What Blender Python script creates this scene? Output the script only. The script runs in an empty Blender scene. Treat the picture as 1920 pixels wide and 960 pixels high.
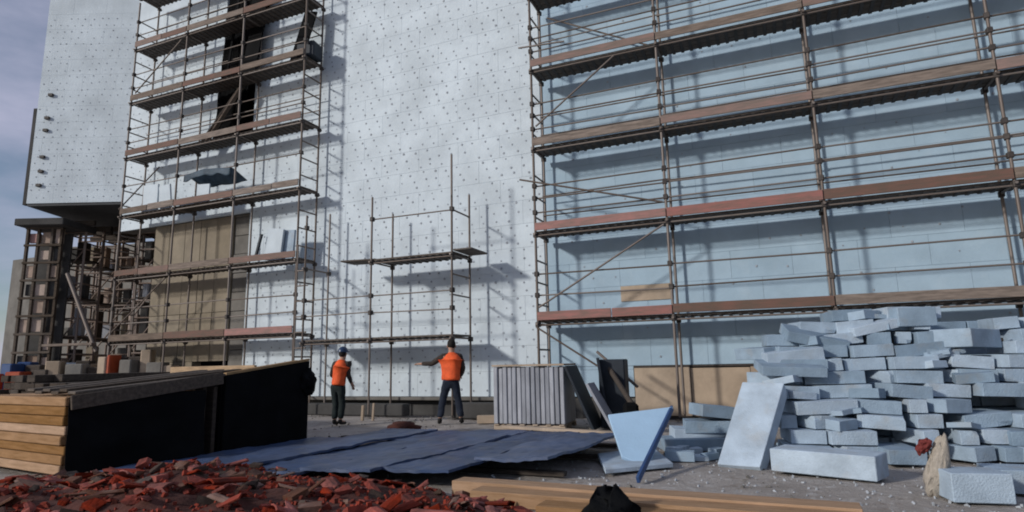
import bpy, bmesh, math, random
from mathutils import Vector, Matrix, Quaternion, Euler, noise

random.seed(11)
RND = random.Random(5)
scene = bpy.context.scene
COL = scene.collection

# ------------------------------------------------------------------ camera
CAM = Vector((5.013, -13.338, 1.25))
YAW, PITCH, ROLL, FPX = 0.3994, 0.1726, -0.0211, 1150.0
fw = Vector((-math.sin(YAW) * math.cos(PITCH), math.cos(YAW) * math.cos(PITCH), math.sin(PITCH)))
r0 = Vector((math.cos(YAW), math.sin(YAW), 0))
u0 = r0.cross(fw)
RT = r0 * math.cos(ROLL) + u0 * math.sin(ROLL)
UP = -r0 * math.sin(ROLL) + u0 * math.cos(ROLL)
cd = bpy.data.cameras.new('camera')
cam = bpy.data.objects.new('camera', cd)
COL.objects.link(cam)
cd.sensor_width = 36.0
cd.lens = FPX / 1920 * 36.0
cd.clip_start = 0.05
cd.clip_end = 2000
m3 = Matrix((RT, UP, -fw)).transposed()
cam.matrix_world = Matrix.Translation(CAM) @ m3.to_4x4()
scene.camera = cam

# ------------------------------------------------------------------ sky and sun
SUN_AZ, SUN_EL = math.radians(37), math.radians(21)
to_sun = Vector((-math.sin(SUN_AZ) * math.cos(SUN_EL), -math.cos(SUN_AZ) * math.cos(SUN_EL), math.sin(SUN_EL)))
world = bpy.data.worlds.new('World')
scene.world = world
world.use_nodes = True
wt = world.node_tree
wt.nodes.clear()
wo = wt.nodes.new('ShaderNodeOutputWorld')
bg = wt.nodes.new('ShaderNodeBackground')
sky = wt.nodes.new('ShaderNodeTexSky')
sky.sky_type = 'NISHITA'
sky.sun_disc = False
sky.sun_elevation = SUN_EL
sky.sun_rotation = math.atan2(to_sun.x, to_sun.y)
sky.air_density = 1.0
sky.dust_density = 0.7
sky.ozone_density = 2.2
tc = wt.nodes.new('ShaderNodeTexCoord')
mp = wt.nodes.new('ShaderNodeMapping')
mp.inputs['Scale'].default_value = (1.5, 1.5, 4.2)
mp.inputs['Location'].default_value = (0.35, 0.1, 0.0)
nz = wt.nodes.new('ShaderNodeTexNoise')
nz.inputs['Scale'].default_value = 2.1
nz.inputs['Detail'].default_value = 6
nz.inputs['Roughness'].default_value = 0.55
rp = wt.nodes.new('ShaderNodeValToRGB')
rp.color_ramp.elements[0].position = 0.34
rp.color_ramp.elements[1].position = 0.66
mx = wt.nodes.new('ShaderNodeMix')
mx.data_type = 'RGBA'
mx.inputs['B'].default_value = (5.7, 5.8, 7.6, 1)
mul = wt.nodes.new('ShaderNodeMath')
mul.operation = 'MULTIPLY'
mul.inputs[1].default_value = 0.8
wt.links.new(tc.outputs['Generated'], mp.inputs['Vector'])
wt.links.new(mp.outputs['Vector'], nz.inputs['Vector'])
wt.links.new(nz.outputs['Fac'], rp.inputs['Fac'])
wt.links.new(rp.outputs['Color'], mul.inputs[0])
wt.links.new(mul.outputs[0], mx.inputs['Factor'])
wt.links.new(sky.outputs['Color'], mx.inputs['A'])
wt.links.new(mx.outputs['Result'], bg.inputs['Color'])
wt.links.new(bg.outputs['Background'], wo.inputs['Surface'])
bg.inputs['Strength'].default_value = 0.115
sd = bpy.data.lights.new('sun', 'SUN')
sd.energy = 3.7
sd.angle = math.radians(4.5)
sd.color = (1.0, 0.955, 0.895)
sun = bpy.data.objects.new('sun', sd)
COL.objects.link(sun)
sun.rotation_euler = to_sun.to_track_quat('Z', 'Y').to_euler()
scene.view_settings.view_transform = 'Standard'
scene.view_settings.look = 'None'
scene.view_settings.gamma = 1
scene.view_settings.exposure = -0.46
scene.view_settings.use_curve_mapping = False
scene.cycles.filter_width = 1.9


# ------------------------------------------------------------------ point helpers (photo pixel of 1920x960 -> point on a real plane)
def ray(px, py):
    return fw + RT * ((px - 960) / FPX) - UP * ((py - 480) / FPX)


def at_z(px, py, z=0.0):
    d = ray(px, py)
    return CAM + d * ((z - CAM.z) / d.z)


def at_y(px, py, y):
    d = ray(px, py)
    return CAM + d * ((y - CAM.y) / d.y)


def project(p):
    d = Vector(p) - CAM
    Z = d.dot(fw)
    return 960 + FPX * d.dot(RT) / Z, 480 - FPX * d.dot(UP) / Z, Z


# ------------------------------------------------------------------ materials
MATS = {}


def mat(name, col, rough=0.8, var=0.25, scale=3.0, bump=0.0, bscale=40.0, objvar=0.0, metal=0.0,
        col2=None, stretch=None, stain=None, spec=0.3, world=False):
    """procedural surface: large colour drift + fine grain + per-object variation + bump"""
    if name in MATS:
        return MATS[name]
    m = bpy.data.materials.new(name)
    m.use_nodes = True
    nt = m.node_tree
    N, L = nt.nodes, nt.links
    b = N['Principled BSDF']
    b.inputs['Roughness'].default_value = rough
    b.inputs['Metallic'].default_value = metal
    b.inputs['Specular IOR Level'].default_value = spec
    t = N.new('ShaderNodeTexCoord')
    mpn = N.new('ShaderNodeMapping')
    if stretch:
        mpn.inputs['Scale'].default_value = stretch
    L.new(N.new('ShaderNodeNewGeometry').outputs['Position'] if world else t.outputs['Object'], mpn.inputs['Vector'])
    oi = N.new('ShaderNodeObjectInfo')
    vadd = N.new('ShaderNodeVectorMath')
    vadd.operation = 'MULTIPLY_ADD'
    vadd.inputs[1].default_value = (0, 0, 0) if world else (37.0, 17.0, 23.0)
    L.new(oi.outputs['Random'], vadd.inputs[0])
    L.new(mpn.outputs['Vector'], vadd.inputs[2])
    n1 = N.new('ShaderNodeTexNoise')
    n1.inputs['Scale'].default_value = scale
    n1.inputs['Detail'].default_value = 7
    n1.inputs['Roughness'].default_value = 0.62
    L.new(vadd.outputs[0], n1.inputs['Vector'])
    mixc = N.new('ShaderNodeMix')
    mixc.data_type = 'RGBA'
    c2 = col2 or tuple(c * (1 - var) for c in col)
    ramp = N.new('ShaderNodeMapRange')
    ramp.inputs['From Min'].default_value = 0.33
    ramp.inputs['From Max'].default_value = 0.67
    L.new(n1.outputs['Fac'], ramp.inputs['Value'])
    L.new(ramp.outputs['Result'], mixc.inputs['Factor'])
    mixc.inputs['A'].default_value = (*c2, 1)
    c1 = tuple(c * (1 + 0.25 * var) for c in col)
    mixc.inputs['B'].default_value = (*c1, 1)
    out = mixc.outputs['Result']
    if stain:
        sc, amt, scol = stain
        n3 = N.new('ShaderNodeTexNoise')
        n3.inputs['Scale'].default_value = sc
        n3.inputs['Detail'].default_value = 5
        L.new(vadd.outputs[0], n3.inputs['Vector'])
        r3 = N.new('ShaderNodeMapRange')
        r3.inputs['From Min'].default_value = 0.55
        r3.inputs['From Max'].default_value = 0.72
        r3.inputs['To Max'].default_value = amt
        L.new(n3.outputs['Fac'], r3.inputs['Value'])
        ms = N.new('ShaderNodeMix')
        ms.data_type = 'RGBA'
        ms.inputs['B'].default_value = (*scol, 1)
        L.new(r3.outputs['Result'], ms.inputs['Factor'])
        L.new(out, ms.inputs['A'])
        out = ms.outputs['Result']
    if objvar:
        hs = N.new('ShaderNodeHueSaturation')
        mr = N.new('ShaderNodeMapRange')
        mr.inputs['To Min'].default_value = 1 - objvar
        mr.inputs['To Max'].default_value = 1 + objvar
        L.new(oi.outputs['Random'], mr.inputs['Value'])
        L.new(mr.outputs['Result'], hs.inputs['Value'])
        mr2 = N.new('ShaderNodeMapRange')
        mr2.inputs['To Min'].default_value = 1 + objvar * 0.8
        mr2.inputs['To Max'].default_value = 1 - objvar * 0.8
        L.new(oi.outputs['Random'], mr2.inputs['Value'])
        L.new(mr2.outputs['Result'], hs.inputs['Saturation'])
        L.new(out, hs.inputs['Color'])
        out = hs.outputs['Color']
    L.new(out, b.inputs['Base Color'])
    if bump:
        n2 = N.new('ShaderNodeTexNoise')
        n2.inputs['Scale'].default_value = bscale
        n2.inputs['Detail'].default_value = 5
        L.new(vadd.outputs[0], n2.inputs['Vector'])
        bp = N.new('ShaderNodeBump')
        bp.inputs['Strength'].default_value = bump
        bp.inputs['Distance'].default_value = 0.02
        L.new(n2.outputs['Fac'], bp.inputs['Height'])
        L.new(bp.outputs['Normal'], b.inputs['Normal'])
    MATS[name] = m
    return m


WHITE = mat('white render coat', (0.575, 0.65, 0.705), 0.85, 0.18, 0.9, 0.35, 14, 0.008, stain=(3.5, 0.26, (0.44, 0.50, 0.56)), world=True)
BLUEB_SHADE = mat('shade toned blue foam board', (0.345, 0.465, 0.565), 0.8, 0.14, 1.1, 0.25, 20, 0.025, stain=(1.9, 0.35, (0.42, 0.52, 0.6)), world=True)  # board blue, with the scaffold's shade on the right wall painted in
FOAM = mat('foam block', (0.335, 0.43, 0.525), 0.85, 0.28, 2.6, 0.5, 60, 0.24, stain=(4.0, 0.5, (0.30, 0.31, 0.31)))
FOAML = mat('fresh blue foam', (0.36, 0.53, 0.70), 0.7, 0.1, 2.0, 0.15, 30, 0.05)
TUBE = mat('weathered steel tube', (0.19, 0.165, 0.15), 0.55, 0.5, 9.0, 0.0, 40, 0.3, metal=0.35, col2=(0.10, 0.075, 0.06))
COUP = mat('dark coupler', (0.06, 0.05, 0.045), 0.6, 0.4, 20)
WOOD = mat('grey brown scaffold board', (0.215, 0.17, 0.14), 0.85, 0.5, 2.5, 0.3, 20, 0.25, stretch=(1, 9, 9))
REDB = mat('red brown board', (0.20, 0.12, 0.10), 0.85, 0.45, 2.5, 0.3, 20, 0.25, stretch=(1, 7, 7), col2=(0.14, 0.11, 0.09))
REDW = mat('faded red board', (0.27, 0.105, 0.09), 0.8, 0.4, 2.5, 0.25, 20, 0.25, stretch=(1, 6, 6), col2=(0.17, 0.105, 0.085))
DECKM = mat('dirty deck board', (0.12, 0.10, 0.085), 0.9, 0.4, 3, 0.3, 25, 0.2, stretch=(1, 8, 8))
BEIGE = mat('beige concrete', (0.26, 0.22, 0.165), 0.9, 0.25, 1.3, 0.4, 18, 0.08, stain=(1.2, 0.5, (0.19, 0.17, 0.13)))
GREYC = mat('grey concrete', (0.17, 0.16, 0.145), 0.9, 0.35, 1.2, 0.4, 18, 0.08)
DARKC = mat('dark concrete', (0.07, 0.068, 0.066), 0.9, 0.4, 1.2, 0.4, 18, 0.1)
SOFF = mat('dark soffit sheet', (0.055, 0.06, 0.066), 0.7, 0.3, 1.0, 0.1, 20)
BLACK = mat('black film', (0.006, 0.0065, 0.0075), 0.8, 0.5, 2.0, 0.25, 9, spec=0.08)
FAST = mat('fastener plate', (0.33, 0.365, 0.41), 0.7, 0.3, 1.0)
PLY = mat('yellow plywood', (0.42, 0.28, 0.155), 0.8, 0.35, 2.5, 0.2, 20, 0.14, stretch=(2, 2, 12))
PLANK = mat('sawn timber', (0.36, 0.215, 0.115), 0.85, 0.45, 3.0, 0.3, 25, 0.3, stain=(6, 0.5, (0.17, 0.105, 0.06)), stretch=(1, 10, 10), col2=(0.24, 0.135, 0.06))
PLYW = mat('weathered plywood', (0.43, 0.34, 0.255), 0.85, 0.3, 1.5, 0.2, 20, 0.1, stain=(1.7, 0.5, (0.25, 0.21, 0.17)))
BROWNW = mat('brown boards', (0.105, 0.082, 0.064), 0.9, 0.45, 3, 0.4, 18, 0.3, stretch=(1, 7, 7))
DARKW = mat('dark old timber', (0.062, 0.048, 0.038), 0.9, 0.45, 3, 0.4, 18, 0.3, stretch=(1, 7, 7))
NAVYP = mat('dark blue sheet', (0.042, 0.074, 0.16), 0.5, 0.4, 1.6, 0.3, 6, 0.18, stain=(3.5, 0.5, (0.12, 0.125, 0.14)), spec=0.5)
NAVYB = mat('near black blue board', (0.018, 0.025, 0.035), 0.6, 0.4, 1.6, 0.2, 9, 0.15)
GREYP = mat('grey ribbed sheet', (0.34, 0.355, 0.395), 0.55, 0.3, 2.0, 0.15, 20, 0.22, stretch=(4, 4, 1), spec=0.4)
ORANGE = mat('orange vest', (0.80, 0.115, 0.03), 0.75, 0.25, 9, 0.4, 12)
TROU = mat('dark blue trousers', (0.018, 0.025, 0.042), 0.9, 0.4, 9, 0.5, 14)
TROU2 = mat('dark grey green trousers', (0.016, 0.024, 0.024), 0.9, 0.4, 9, 0.5, 14)
JACK = mat('dark jacket', (0.045, 0.035, 0.03), 0.9, 0.4, 9, 0.5, 14)
SKIN = mat('skin', (0.42, 0.24, 0.165), 0.6, 0.1, 9)
HAIR = mat('dark hair', (0.015, 0.012, 0.010), 0.8, 0.4, 30, 0.4, 60)
HELM = mat('dark blue helmet', (0.015, 0.04, 0.10), 0.35, 0.15, 5, spec=0.5)
BOOT = mat('dark boots', (0.015, 0.013, 0.012), 0.7, 0.3, 9)
BRICKR = mat('broken red tile', (0.30, 0.052, 0.032), 0.95, 0.55, 5, 0.6, 22, 0.3, col2=(0.08, 0.022, 0.016), stain=(6, 0.35, (0.09, 0.06, 0.05)))
BRICKD = mat('dark rubble', (0.07, 0.048, 0.038), 0.95, 0.5, 5, 0.6, 22, 0.4)
EARTH = mat('dark soil', (0.085, 0.03, 0.022), 0.95, 0.5, 4, 0.8, 18)
BRICKB = mat('light brick infill', (0.42, 0.32, 0.26), 0.9, 0.3, 3, 0.3, 25, 0.3)
BLUES = mat('blue sheet', (0.03, 0.075, 0.20), 0.5, 0.3, 3)
ORNG = mat('orange plastic', (0.36, 0.06, 0.02), 0.6, 0.3, 3)
PINK = mat('pink facade', (0.50, 0.30, 0.28), 0.9, 0.15, 1)
GLASS = mat('dark window glass', (0.03, 0.035, 0.045), 0.2, 0.3, 1, spec=0.6)
CREAM = mat('cream sack', (0.40, 0.355, 0.30), 0.9, 0.3, 6, 0.5, 12)
REDP = mat('red print', (0.16, 0.03, 0.027), 0.8, 0.3, 6)
CRUMB = mat('foam crumbs', (0.40, 0.43, 0.46), 0.9, 0.2, 3)
TARPB = mat('blue grey tarpaulin', (0.14, 0.205, 0.27), 0.55, 0.4, 3.0, 0.4, 7)


def ground_material():
    m = bpy.data.materials.new('gritty ground')
    m.use_nodes = True
    nt = m.node_tree
    N, L = nt.nodes, nt.links
    b = N['Principled BSDF']
    b.inputs['Roughness'].default_value = 0.95
    b.inputs['Specular IOR Level'].default_value = 0.15
    t = N.new('ShaderNodeTexCoord')

    def nzn(sc, det, rough=0.6):
        n = N.new('ShaderNodeTexNoise')
        n.inputs['Scale'].default_value = sc
        n.inputs['Detail'].default_value = det
        n.inputs['Roughness'].default_value = rough
        L.new(t.outputs['Object'], n.inputs['Vector'])
        return n

    def rng(n, a, c):
        r = N.new('ShaderNodeMapRange')
        r.inputs['From Min'].default_value = a
        r.inputs['From Max'].default_value = c
        L.new(n.outputs['Fac'], r.inputs['Value'])
        return r

    def mixer(f, a, bb):
        x = N.new('ShaderNodeMix')
        x.data_type = 'RGBA'
        L.new(f.outputs['Result'], x.inputs['Factor'])
        for k, v in (('A', a), ('B', bb)):
            if isinstance(v, tuple):
                x.inputs[k].default_value = (*v, 1)
            else:
                L.new(v.outputs['Result'], x.inputs[k])
        return x

    a = mixer(rng(nzn(0.9, 8), 0.35, 0.65), (0.29, 0.26, 0.235), (0.42, 0.385, 0.355))
    c = mixer(rng(nzn(7, 8, 0.7), 0.52, 0.68), a, (0.52, 0.50, 0.48))
    d = mixer(rng(nzn(3.2, 6, 0.7), 0.56, 0.7), c, (0.22, 0.185, 0.15))
    L.new(d.outputs['Result'], b.inputs['Base Color'])
    bp = N.new('ShaderNodeBump')
    bp.inputs['Strength'].default_value = 0.9
    bp.inputs['Distance'].default_value = 0.04
    L.new(nzn(14, 9, 0.7).outputs['Fac'], bp.inputs['Height'])
    L.new(bp.outputs['Normal'], b.inputs['Normal'])
    return m


GROUND = ground_material()


# ------------------------------------------------------------------ mesh helpers
def obj(name, mesh, parent=None, loc=(0, 0, 0), rot=None, scale=None, label=None, cat=None, group=None, kind=None):
    o = bpy.data.objects.new(name, mesh)
    COL.objects.link(o)
    loc = Vector(loc)
    if parent is not None:
        o.parent = parent
    o.location = loc
    if rot is not None:
        if isinstance(rot, Quaternion):
            o.rotation_mode = 'QUATERNION'
            o.rotation_quaternion = rot
        else:
            o.rotation_euler = rot
    if scale is not None:
        o.scale = scale
    tag(o, label, cat, group, kind)
    return o


def tag(o, label=None, cat=None, group=None, kind=None):
    if label:
        o['label'] = label
    if cat:
        o['category'] = cat
    if group:
        o['group'] = group
    if kind or cat:
        o['kind'] = kind or 'thing'


def empty(name, loc=(0, 0, 0), rz=0.0, label=None, cat=None, group=None):
    o = bpy.data.objects.new(name, None)
    COL.objects.link(o)
    o.location = loc
    o.rotation_euler = (0, 0, rz)
    o.empty_display_size = 0.2
    tag(o, label, cat, group)
    return o


def finish(bm, name, material, smooth=False):
    me = bpy.data.meshes.new(name)
    bm.normal_update()
    bm.to_mesh(me)
    bm.free()
    me.materials.append(material)
    if smooth:
        for p in me.polygons:
            p.use_smooth = True
    return me


def bm_box(bm, size, mtx=None):
    r = bmesh.ops.create_cube(bm, size=1.0)
    vs = r['verts']
    for v in vs:
        v.co = Vector((v.co.x * size[0], v.co.y * size[1], v.co.z * size[2]))
        if mtx is not None:
            v.co = mtx @ v.co
    return vs


BOXC = {}


def box_mesh(size, material, bevel=0.006):
    key = (round(size[0], 3), round(size[1], 3), round(size[2], 3), material.name, bevel)
    if key in BOXC:
        return BOXC[key]
    bm = bmesh.new()
    bm_box(bm, size)
    bv = min(bevel, min(size) * 0.3)
    if bv > 0:
        bmesh.ops.bevel(bm, geom=bm.edges[:], offset=bv, segments=1, affect='EDGES')
    BOXC[key] = finish(bm, 'box', material)
    return BOXC[key]


def box(name, material, size, loc, parent=None, rot=None, bevel=0.006, **kw):
    return obj(name, box_mesh(size, material, bevel), parent, loc, rot, **kw)


def box_range(name, material, lo, hi, parent=None, bevel=0.006, **kw):
    lo, hi = Vector(lo), Vector(hi)
    return box(name, material, tuple(hi - lo), (lo + hi) / 2, parent, bevel=bevel, **kw)


TUBEC = {}


def tube_mesh(material, sides=10):
    key = (material.name, sides)
    if key not in TUBEC:
        bm = bmesh.new()
        bmesh.ops.create_cone(bm, cap_ends=True, segments=sides, radius1=1, radius2=1, depth=1,
                              matrix=Matrix.Translation((0, 0, 0.5)))
        me = finish(bm, 'tube', material, True)
        for p in me.polygons:
            p.use_smooth = len(p.vertices) == 4
        TUBEC[key] = me
    return TUBEC[key]


def tube(name, material, a, b, r, parent=None, sides=10, **kw):
    a, b = Vector(a), Vector(b)
    d = b - a
    q = Vector((0, 0, 1)).rotation_difference(d.normalized())
    return obj(name, tube_mesh(material, sides), parent, a, q, (r, r, d.length), **kw)


def rough_slab(size, material, seed, cuts=3, amp=0.01, corner=0.0):
    """a box with chipped, uneven faces"""
    rr = random.Random(seed)
    bm = bmesh.new()
    bm_box(bm, size)
    bmesh.ops.bevel(bm, geom=bm.edges[:], offset=min(size) * 0.03, segments=1, affect='EDGES')
    if cuts:
        bmesh.ops.subdivide_edges(bm, edges=[e for e in bm.edges if e.calc_length() > 0.15], cuts=cuts, use_grid_fill=True)
    for v in bm.verts:
        n = noise.noise_vector(v.co * 4 + Vector((seed * 3.1, 0, 0)))
        v.co += n * amp
    if corner:
        c = Vector((rr.choice((-1, 1)) * size[0] / 2, -size[1] / 2, rr.choice((-1, 1)) * size[2] / 2))
        for v in bm.verts:
            d = (v.co - c).length
            if d < corner:
                v.co += (Vector((0, 0, 0)) - c).normalized() * (corner - d) * 0.7
    return finish(bm, 'slab', material)


# ------------------------------------------------------------------ ground
bm = bmesh.new()
n = 90


def gz(x, y):
    h = 0.03 * noise.noise(Vector((x * 0.7, y * 0.7, 0))) + 0.012 * noise.noise(Vector((x * 3, y * 3, 2)))
    if y > 0.3:
        h = -0.05
    return h - 0.02


xs = [-500, -120, -60, -40] + [-30 + 0.4 * i for i in range(110)] + [18, 40, 80, 500]
ys = [-300, -60, -25] + [-16 + 0.4 * i for i in range(46)] + [6, 20, 60, 150, 700]
grid = [[bm.verts.new((x, y, gz(x, y))) for x in xs] for y in ys]
for j in range(len(ys) - 1):
    for i in range(len(xs) - 1):
        bm.faces.new((grid[j][i], grid[j][i + 1], grid[j + 1][i + 1], grid[j + 1][i]))
obj('ground', finish(bm, 'ground', GROUND, True), kind='structure')

# ------------------------------------------------------------------ building
WY = 0.98                 # outer face of the insulation
building = empty('building', (-3, 1.5, 0), label='large building wall clad in white and shade-toned blue insulation boards behind the scaffolds', cat='building')
BO = Vector(building.location)


def bpart(name, material, lo, hi, bevel=0.0, **kw):
    return box_range(name, material, Vector(lo) - BO, Vector(hi) - BO, building, bevel=bevel, **kw)


TOP = 16.5
SL0, SL1, SLZ = -11.65, -10.14, 9.0       # dark slot
# cores behind the boards
bpart('core_wall', GREYC, (-10.06, 1.06, 0), (14, 1.5, TOP))
bpart('core_wall', GREYC, (SL1, 1.06, 6.17), (-10.065, 1.5, TOP))
bpart('core_wall', GREYC, (-16.3, 1.06, 6.17), (SL0, 1.5, TOP))
bpart('core_wall', GREYC, (SL0 + .005, 1.06, 6.17), (SL1 - .005, 1.5, SLZ - 0.005))
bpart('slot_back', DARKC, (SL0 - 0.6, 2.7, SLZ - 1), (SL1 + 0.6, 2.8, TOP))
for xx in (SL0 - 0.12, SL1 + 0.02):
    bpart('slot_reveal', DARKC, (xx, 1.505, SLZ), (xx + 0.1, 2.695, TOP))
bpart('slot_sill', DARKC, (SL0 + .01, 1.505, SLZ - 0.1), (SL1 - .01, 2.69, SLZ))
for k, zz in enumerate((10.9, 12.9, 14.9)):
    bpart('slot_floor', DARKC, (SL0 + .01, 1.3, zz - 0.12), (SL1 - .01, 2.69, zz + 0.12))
# insulation boards
boards = []
BW, BH = 1.25, 0.62


def board_rows(x0, x1, z0, z1, m, y, skip=None, ox=0.0, origin=None, dirv=None):
    k = 0
    z = z0
    while z < z1 - 0.05:
        h = min(BH, z1 - z)
        x = x0 - (BW * 0.5 if k % 2 else 0) + ox
        while x < x1 - 0.03:
            a, b_ = max(x, x0), min(x + BW, x1)
            if b_ - a > 0.06:
                segs = [(a, b_)]
                if skip and z + h > skip[2]:
                    segs = [s for s in ((a, min(b_, skip[0])), (max(a, skip[1]), b_)) if s[1] - s[0] > 0.05]
                for s in segs:
                    boards.append((s[0], s[1], z, z + h, m, y, origin, dirv))
            x += BW
        z += h
        k += 1


board_rows(-10.06, -0.13, 0.43, TOP, WHITE, WY - 0.03)
board_rows(-0.13, 14, 1.13, TOP, BLUEB_SHADE, WY)
board_rows(-0.13, 1.95, 0.43, 1.127, BLUEB_SHADE, WY)
board_rows(-16.3, -10.065, 6.17, TOP, WHITE, WY - 0.02, (SL0, SL1, SLZ))
BS = Vector((-16.3, 0.96, 0))
BD = Vector((-0.921, -0.389, 0)).normalized()
BLEN = 3.45
board_rows(0.0, BLEN, 7.29, TOP, WHITE, 0.0, None, 0, BS, BD)

sel = []
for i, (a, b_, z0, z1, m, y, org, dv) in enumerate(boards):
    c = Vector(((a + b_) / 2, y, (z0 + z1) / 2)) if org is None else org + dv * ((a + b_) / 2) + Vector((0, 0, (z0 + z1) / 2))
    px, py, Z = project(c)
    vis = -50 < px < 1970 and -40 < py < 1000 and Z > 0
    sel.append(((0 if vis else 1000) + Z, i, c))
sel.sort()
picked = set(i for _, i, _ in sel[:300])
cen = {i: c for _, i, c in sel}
sb = {WHITE.name: bmesh.new(), BLUEB_SHADE.name: bmesh.new()}
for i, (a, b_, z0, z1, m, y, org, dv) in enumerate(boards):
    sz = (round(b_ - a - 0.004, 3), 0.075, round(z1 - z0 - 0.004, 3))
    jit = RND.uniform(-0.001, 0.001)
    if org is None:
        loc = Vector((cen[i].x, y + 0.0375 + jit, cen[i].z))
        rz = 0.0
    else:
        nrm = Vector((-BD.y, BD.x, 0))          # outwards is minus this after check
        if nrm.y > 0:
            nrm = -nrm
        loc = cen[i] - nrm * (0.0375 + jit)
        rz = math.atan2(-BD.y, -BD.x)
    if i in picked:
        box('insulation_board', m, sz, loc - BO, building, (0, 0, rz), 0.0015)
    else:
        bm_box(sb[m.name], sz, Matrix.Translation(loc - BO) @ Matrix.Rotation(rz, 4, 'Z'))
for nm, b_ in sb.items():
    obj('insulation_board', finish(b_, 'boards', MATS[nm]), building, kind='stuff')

# fastener plates
bm = bmesh.new()


def disc(bm, c, ux, un, r, k=7):
    uz = Vector((0, 0, 1))
    vs = [bm.verts.new(c + ux * (r * math.cos(2 * math.pi * j / k)) + uz * (r * math.sin(2 * math.pi * j / k))) for j in range(k)]
    v2 = [bm.verts.new(v.co + un * 0.006 - (v.co - c) * 0.25) for v in vs]
    bm.faces.new(v2)
    for j in range(k):
        bm.faces.new((vs[j], vs[(j + 1) % k], v2[(j + 1) % k], v2[j]))


def fasteners(x0, x1, z0, z1, fn, dx=0.37, dz=0.205, dens=0.92):
    k = 0
    z = z0 + 0.15
    while z < z1:
        x = x0 + 0.12 + (dx / 4) * ((-k) % 4)
        while x < x1 - 0.05:
            if RND.random() < dens:
                fn(x + RND.uniform(-.05, .05), z + RND.uniform(-.035, .035), RND.uniform(0.018, 0.036))
            x += dx
        z += dz
        k += 1


UX = Vector((1, 0, 0))
UN = Vector((0, -1, 0))
fasteners(-10.0, -0.2, 0.45, 13.5, lambda x, z, r: disc(bm, Vector((x, WY - 0.036, z)) - BO, UX, UN, r))
fasteners(-16.2, -10.1, 6.3, 14.0, lambda x, z, r: None if (SL0 - .05 < x < SL1 + .05 and z > SLZ) else disc(bm, Vector((x, WY - 0.026, z)) - BO, UX, UN, r * 0.9), dens=0.8)
nb = Vector((BD.y, -BD.x, 0))
if nb.y > 0:
    nb = -nb
fasteners(0, BLEN, 7.35, 14.6, lambda x, z, r: disc(bm, BS + BD * x + nb * 0.007 + Vector((0, 0, z)) - BO, BD, nb, r * 0.8), 0.3, 0.26)
fasteners(0, 13, 1.2, 11, lambda x, z, r: disc(bm, Vector((x, WY - 0.006, z)) - BO, UX, UN, r * 0.8), 0.62, 0.31, 0.3)
bmesh.ops.recalc_face_normals(bm, faces=bm.faces[:])
obj('fastener_plate', finish(bm, 'fasteners', FAST), building, kind='stuff')

# overhanging block: side, soffit, dark edge strip, anchor brackets
Eb = BS + BD * BLEN
bk = -nb
bm = bmesh.new()


def prism(bm, pts, z0, z1):
    lo = [bm.verts.new((p[0], p[1], z0)) for p in pts]
    hi = [bm.verts.new((p[0], p[1], z1)) for p in pts]
    bm.faces.new(lo[::-1])
    bm.faces.new(hi)
    for i in range(len(pts)):
        j = (i + 1) % len(pts)
        bm.faces.new((lo[i], lo[j], hi[j], hi[i]))


i0 = BS + bk * 0.085 + BD * 0.01
i1 = Eb + bk * 0.085 - BD * 0.01
i2 = i1 + bk * 6
i3 = Vector((-14.6, 7.2, 0))
i4 = Vector((-14.6, 1.51, 0))
i5 = Vector((-16.28, 1.51, 0))
prism(bm, [p - BO for p in (i0, i1, i2, i3, i4, i5)], 7.32, TOP)
bmesh.ops.recalc_face_normals(bm, faces=bm.faces[:])
obj('overhang_core', finish(bm, 'core', GREYC), building)
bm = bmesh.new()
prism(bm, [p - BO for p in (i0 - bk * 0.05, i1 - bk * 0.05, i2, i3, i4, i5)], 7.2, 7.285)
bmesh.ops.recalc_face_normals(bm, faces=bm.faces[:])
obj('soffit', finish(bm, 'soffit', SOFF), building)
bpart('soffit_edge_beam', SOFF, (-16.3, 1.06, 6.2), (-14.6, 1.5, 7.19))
q = Eb + nb * -0.10 + BD * 0.09
box('edge_strip', DARKC, (0.13, 0.16, 3.7), Vector((q.x, q.y, 9.1)) - BO, building, (0, 0, math.atan2(BD.y, BD.x)))
for pxh, pyh in ((97, 179), (90, 222), (87, 245), (81, 295), (78, 322), (74, 348)):
    d = ray(pxh, pyh)
    t = (BS - CAM).dot(nb) / d.dot(nb)
    p = CAM + d * t
    box('anchor_bracket', COUP, (0.17, 0.09, 0.10), p + nb * 0.045 - BO, building, (0, 0, math.atan2(BD.y, BD.x)))
# lower left: beige concrete with formwork panels, grey pilaster
for i in range(5):
    for j in range(4):
        x0 = -14.5 + i * 0.73
        z0 = (0.0, 1.5, 3.05, 4.6)[j]
        z1 = (1.5, 3.05, 4.6, 6.165)[j]
        if j == 0 and i in (3, 4):
            continue
        bpart('concrete_panel', BEIGE, (x0 + .006, 1.04 + RND.uniform(0, .02), z0 + .006), (x0 + .724, 1.4, z1 - .006), 0.008)
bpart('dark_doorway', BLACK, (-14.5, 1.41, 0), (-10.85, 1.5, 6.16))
for k in range(10):
    z0 = k * 0.61
    bpart('pilaster_block', GREYC, (-10.845, 1.1 + RND.uniform(0, .03), z0 + .006), (-10.065, 1.5, z0 + .60), 0.01)
bpart('pilaster_head', GREYC, (-10.845, 1.1, 6.105), (-10.07, 1.5, 6.166), 0.01)
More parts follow.
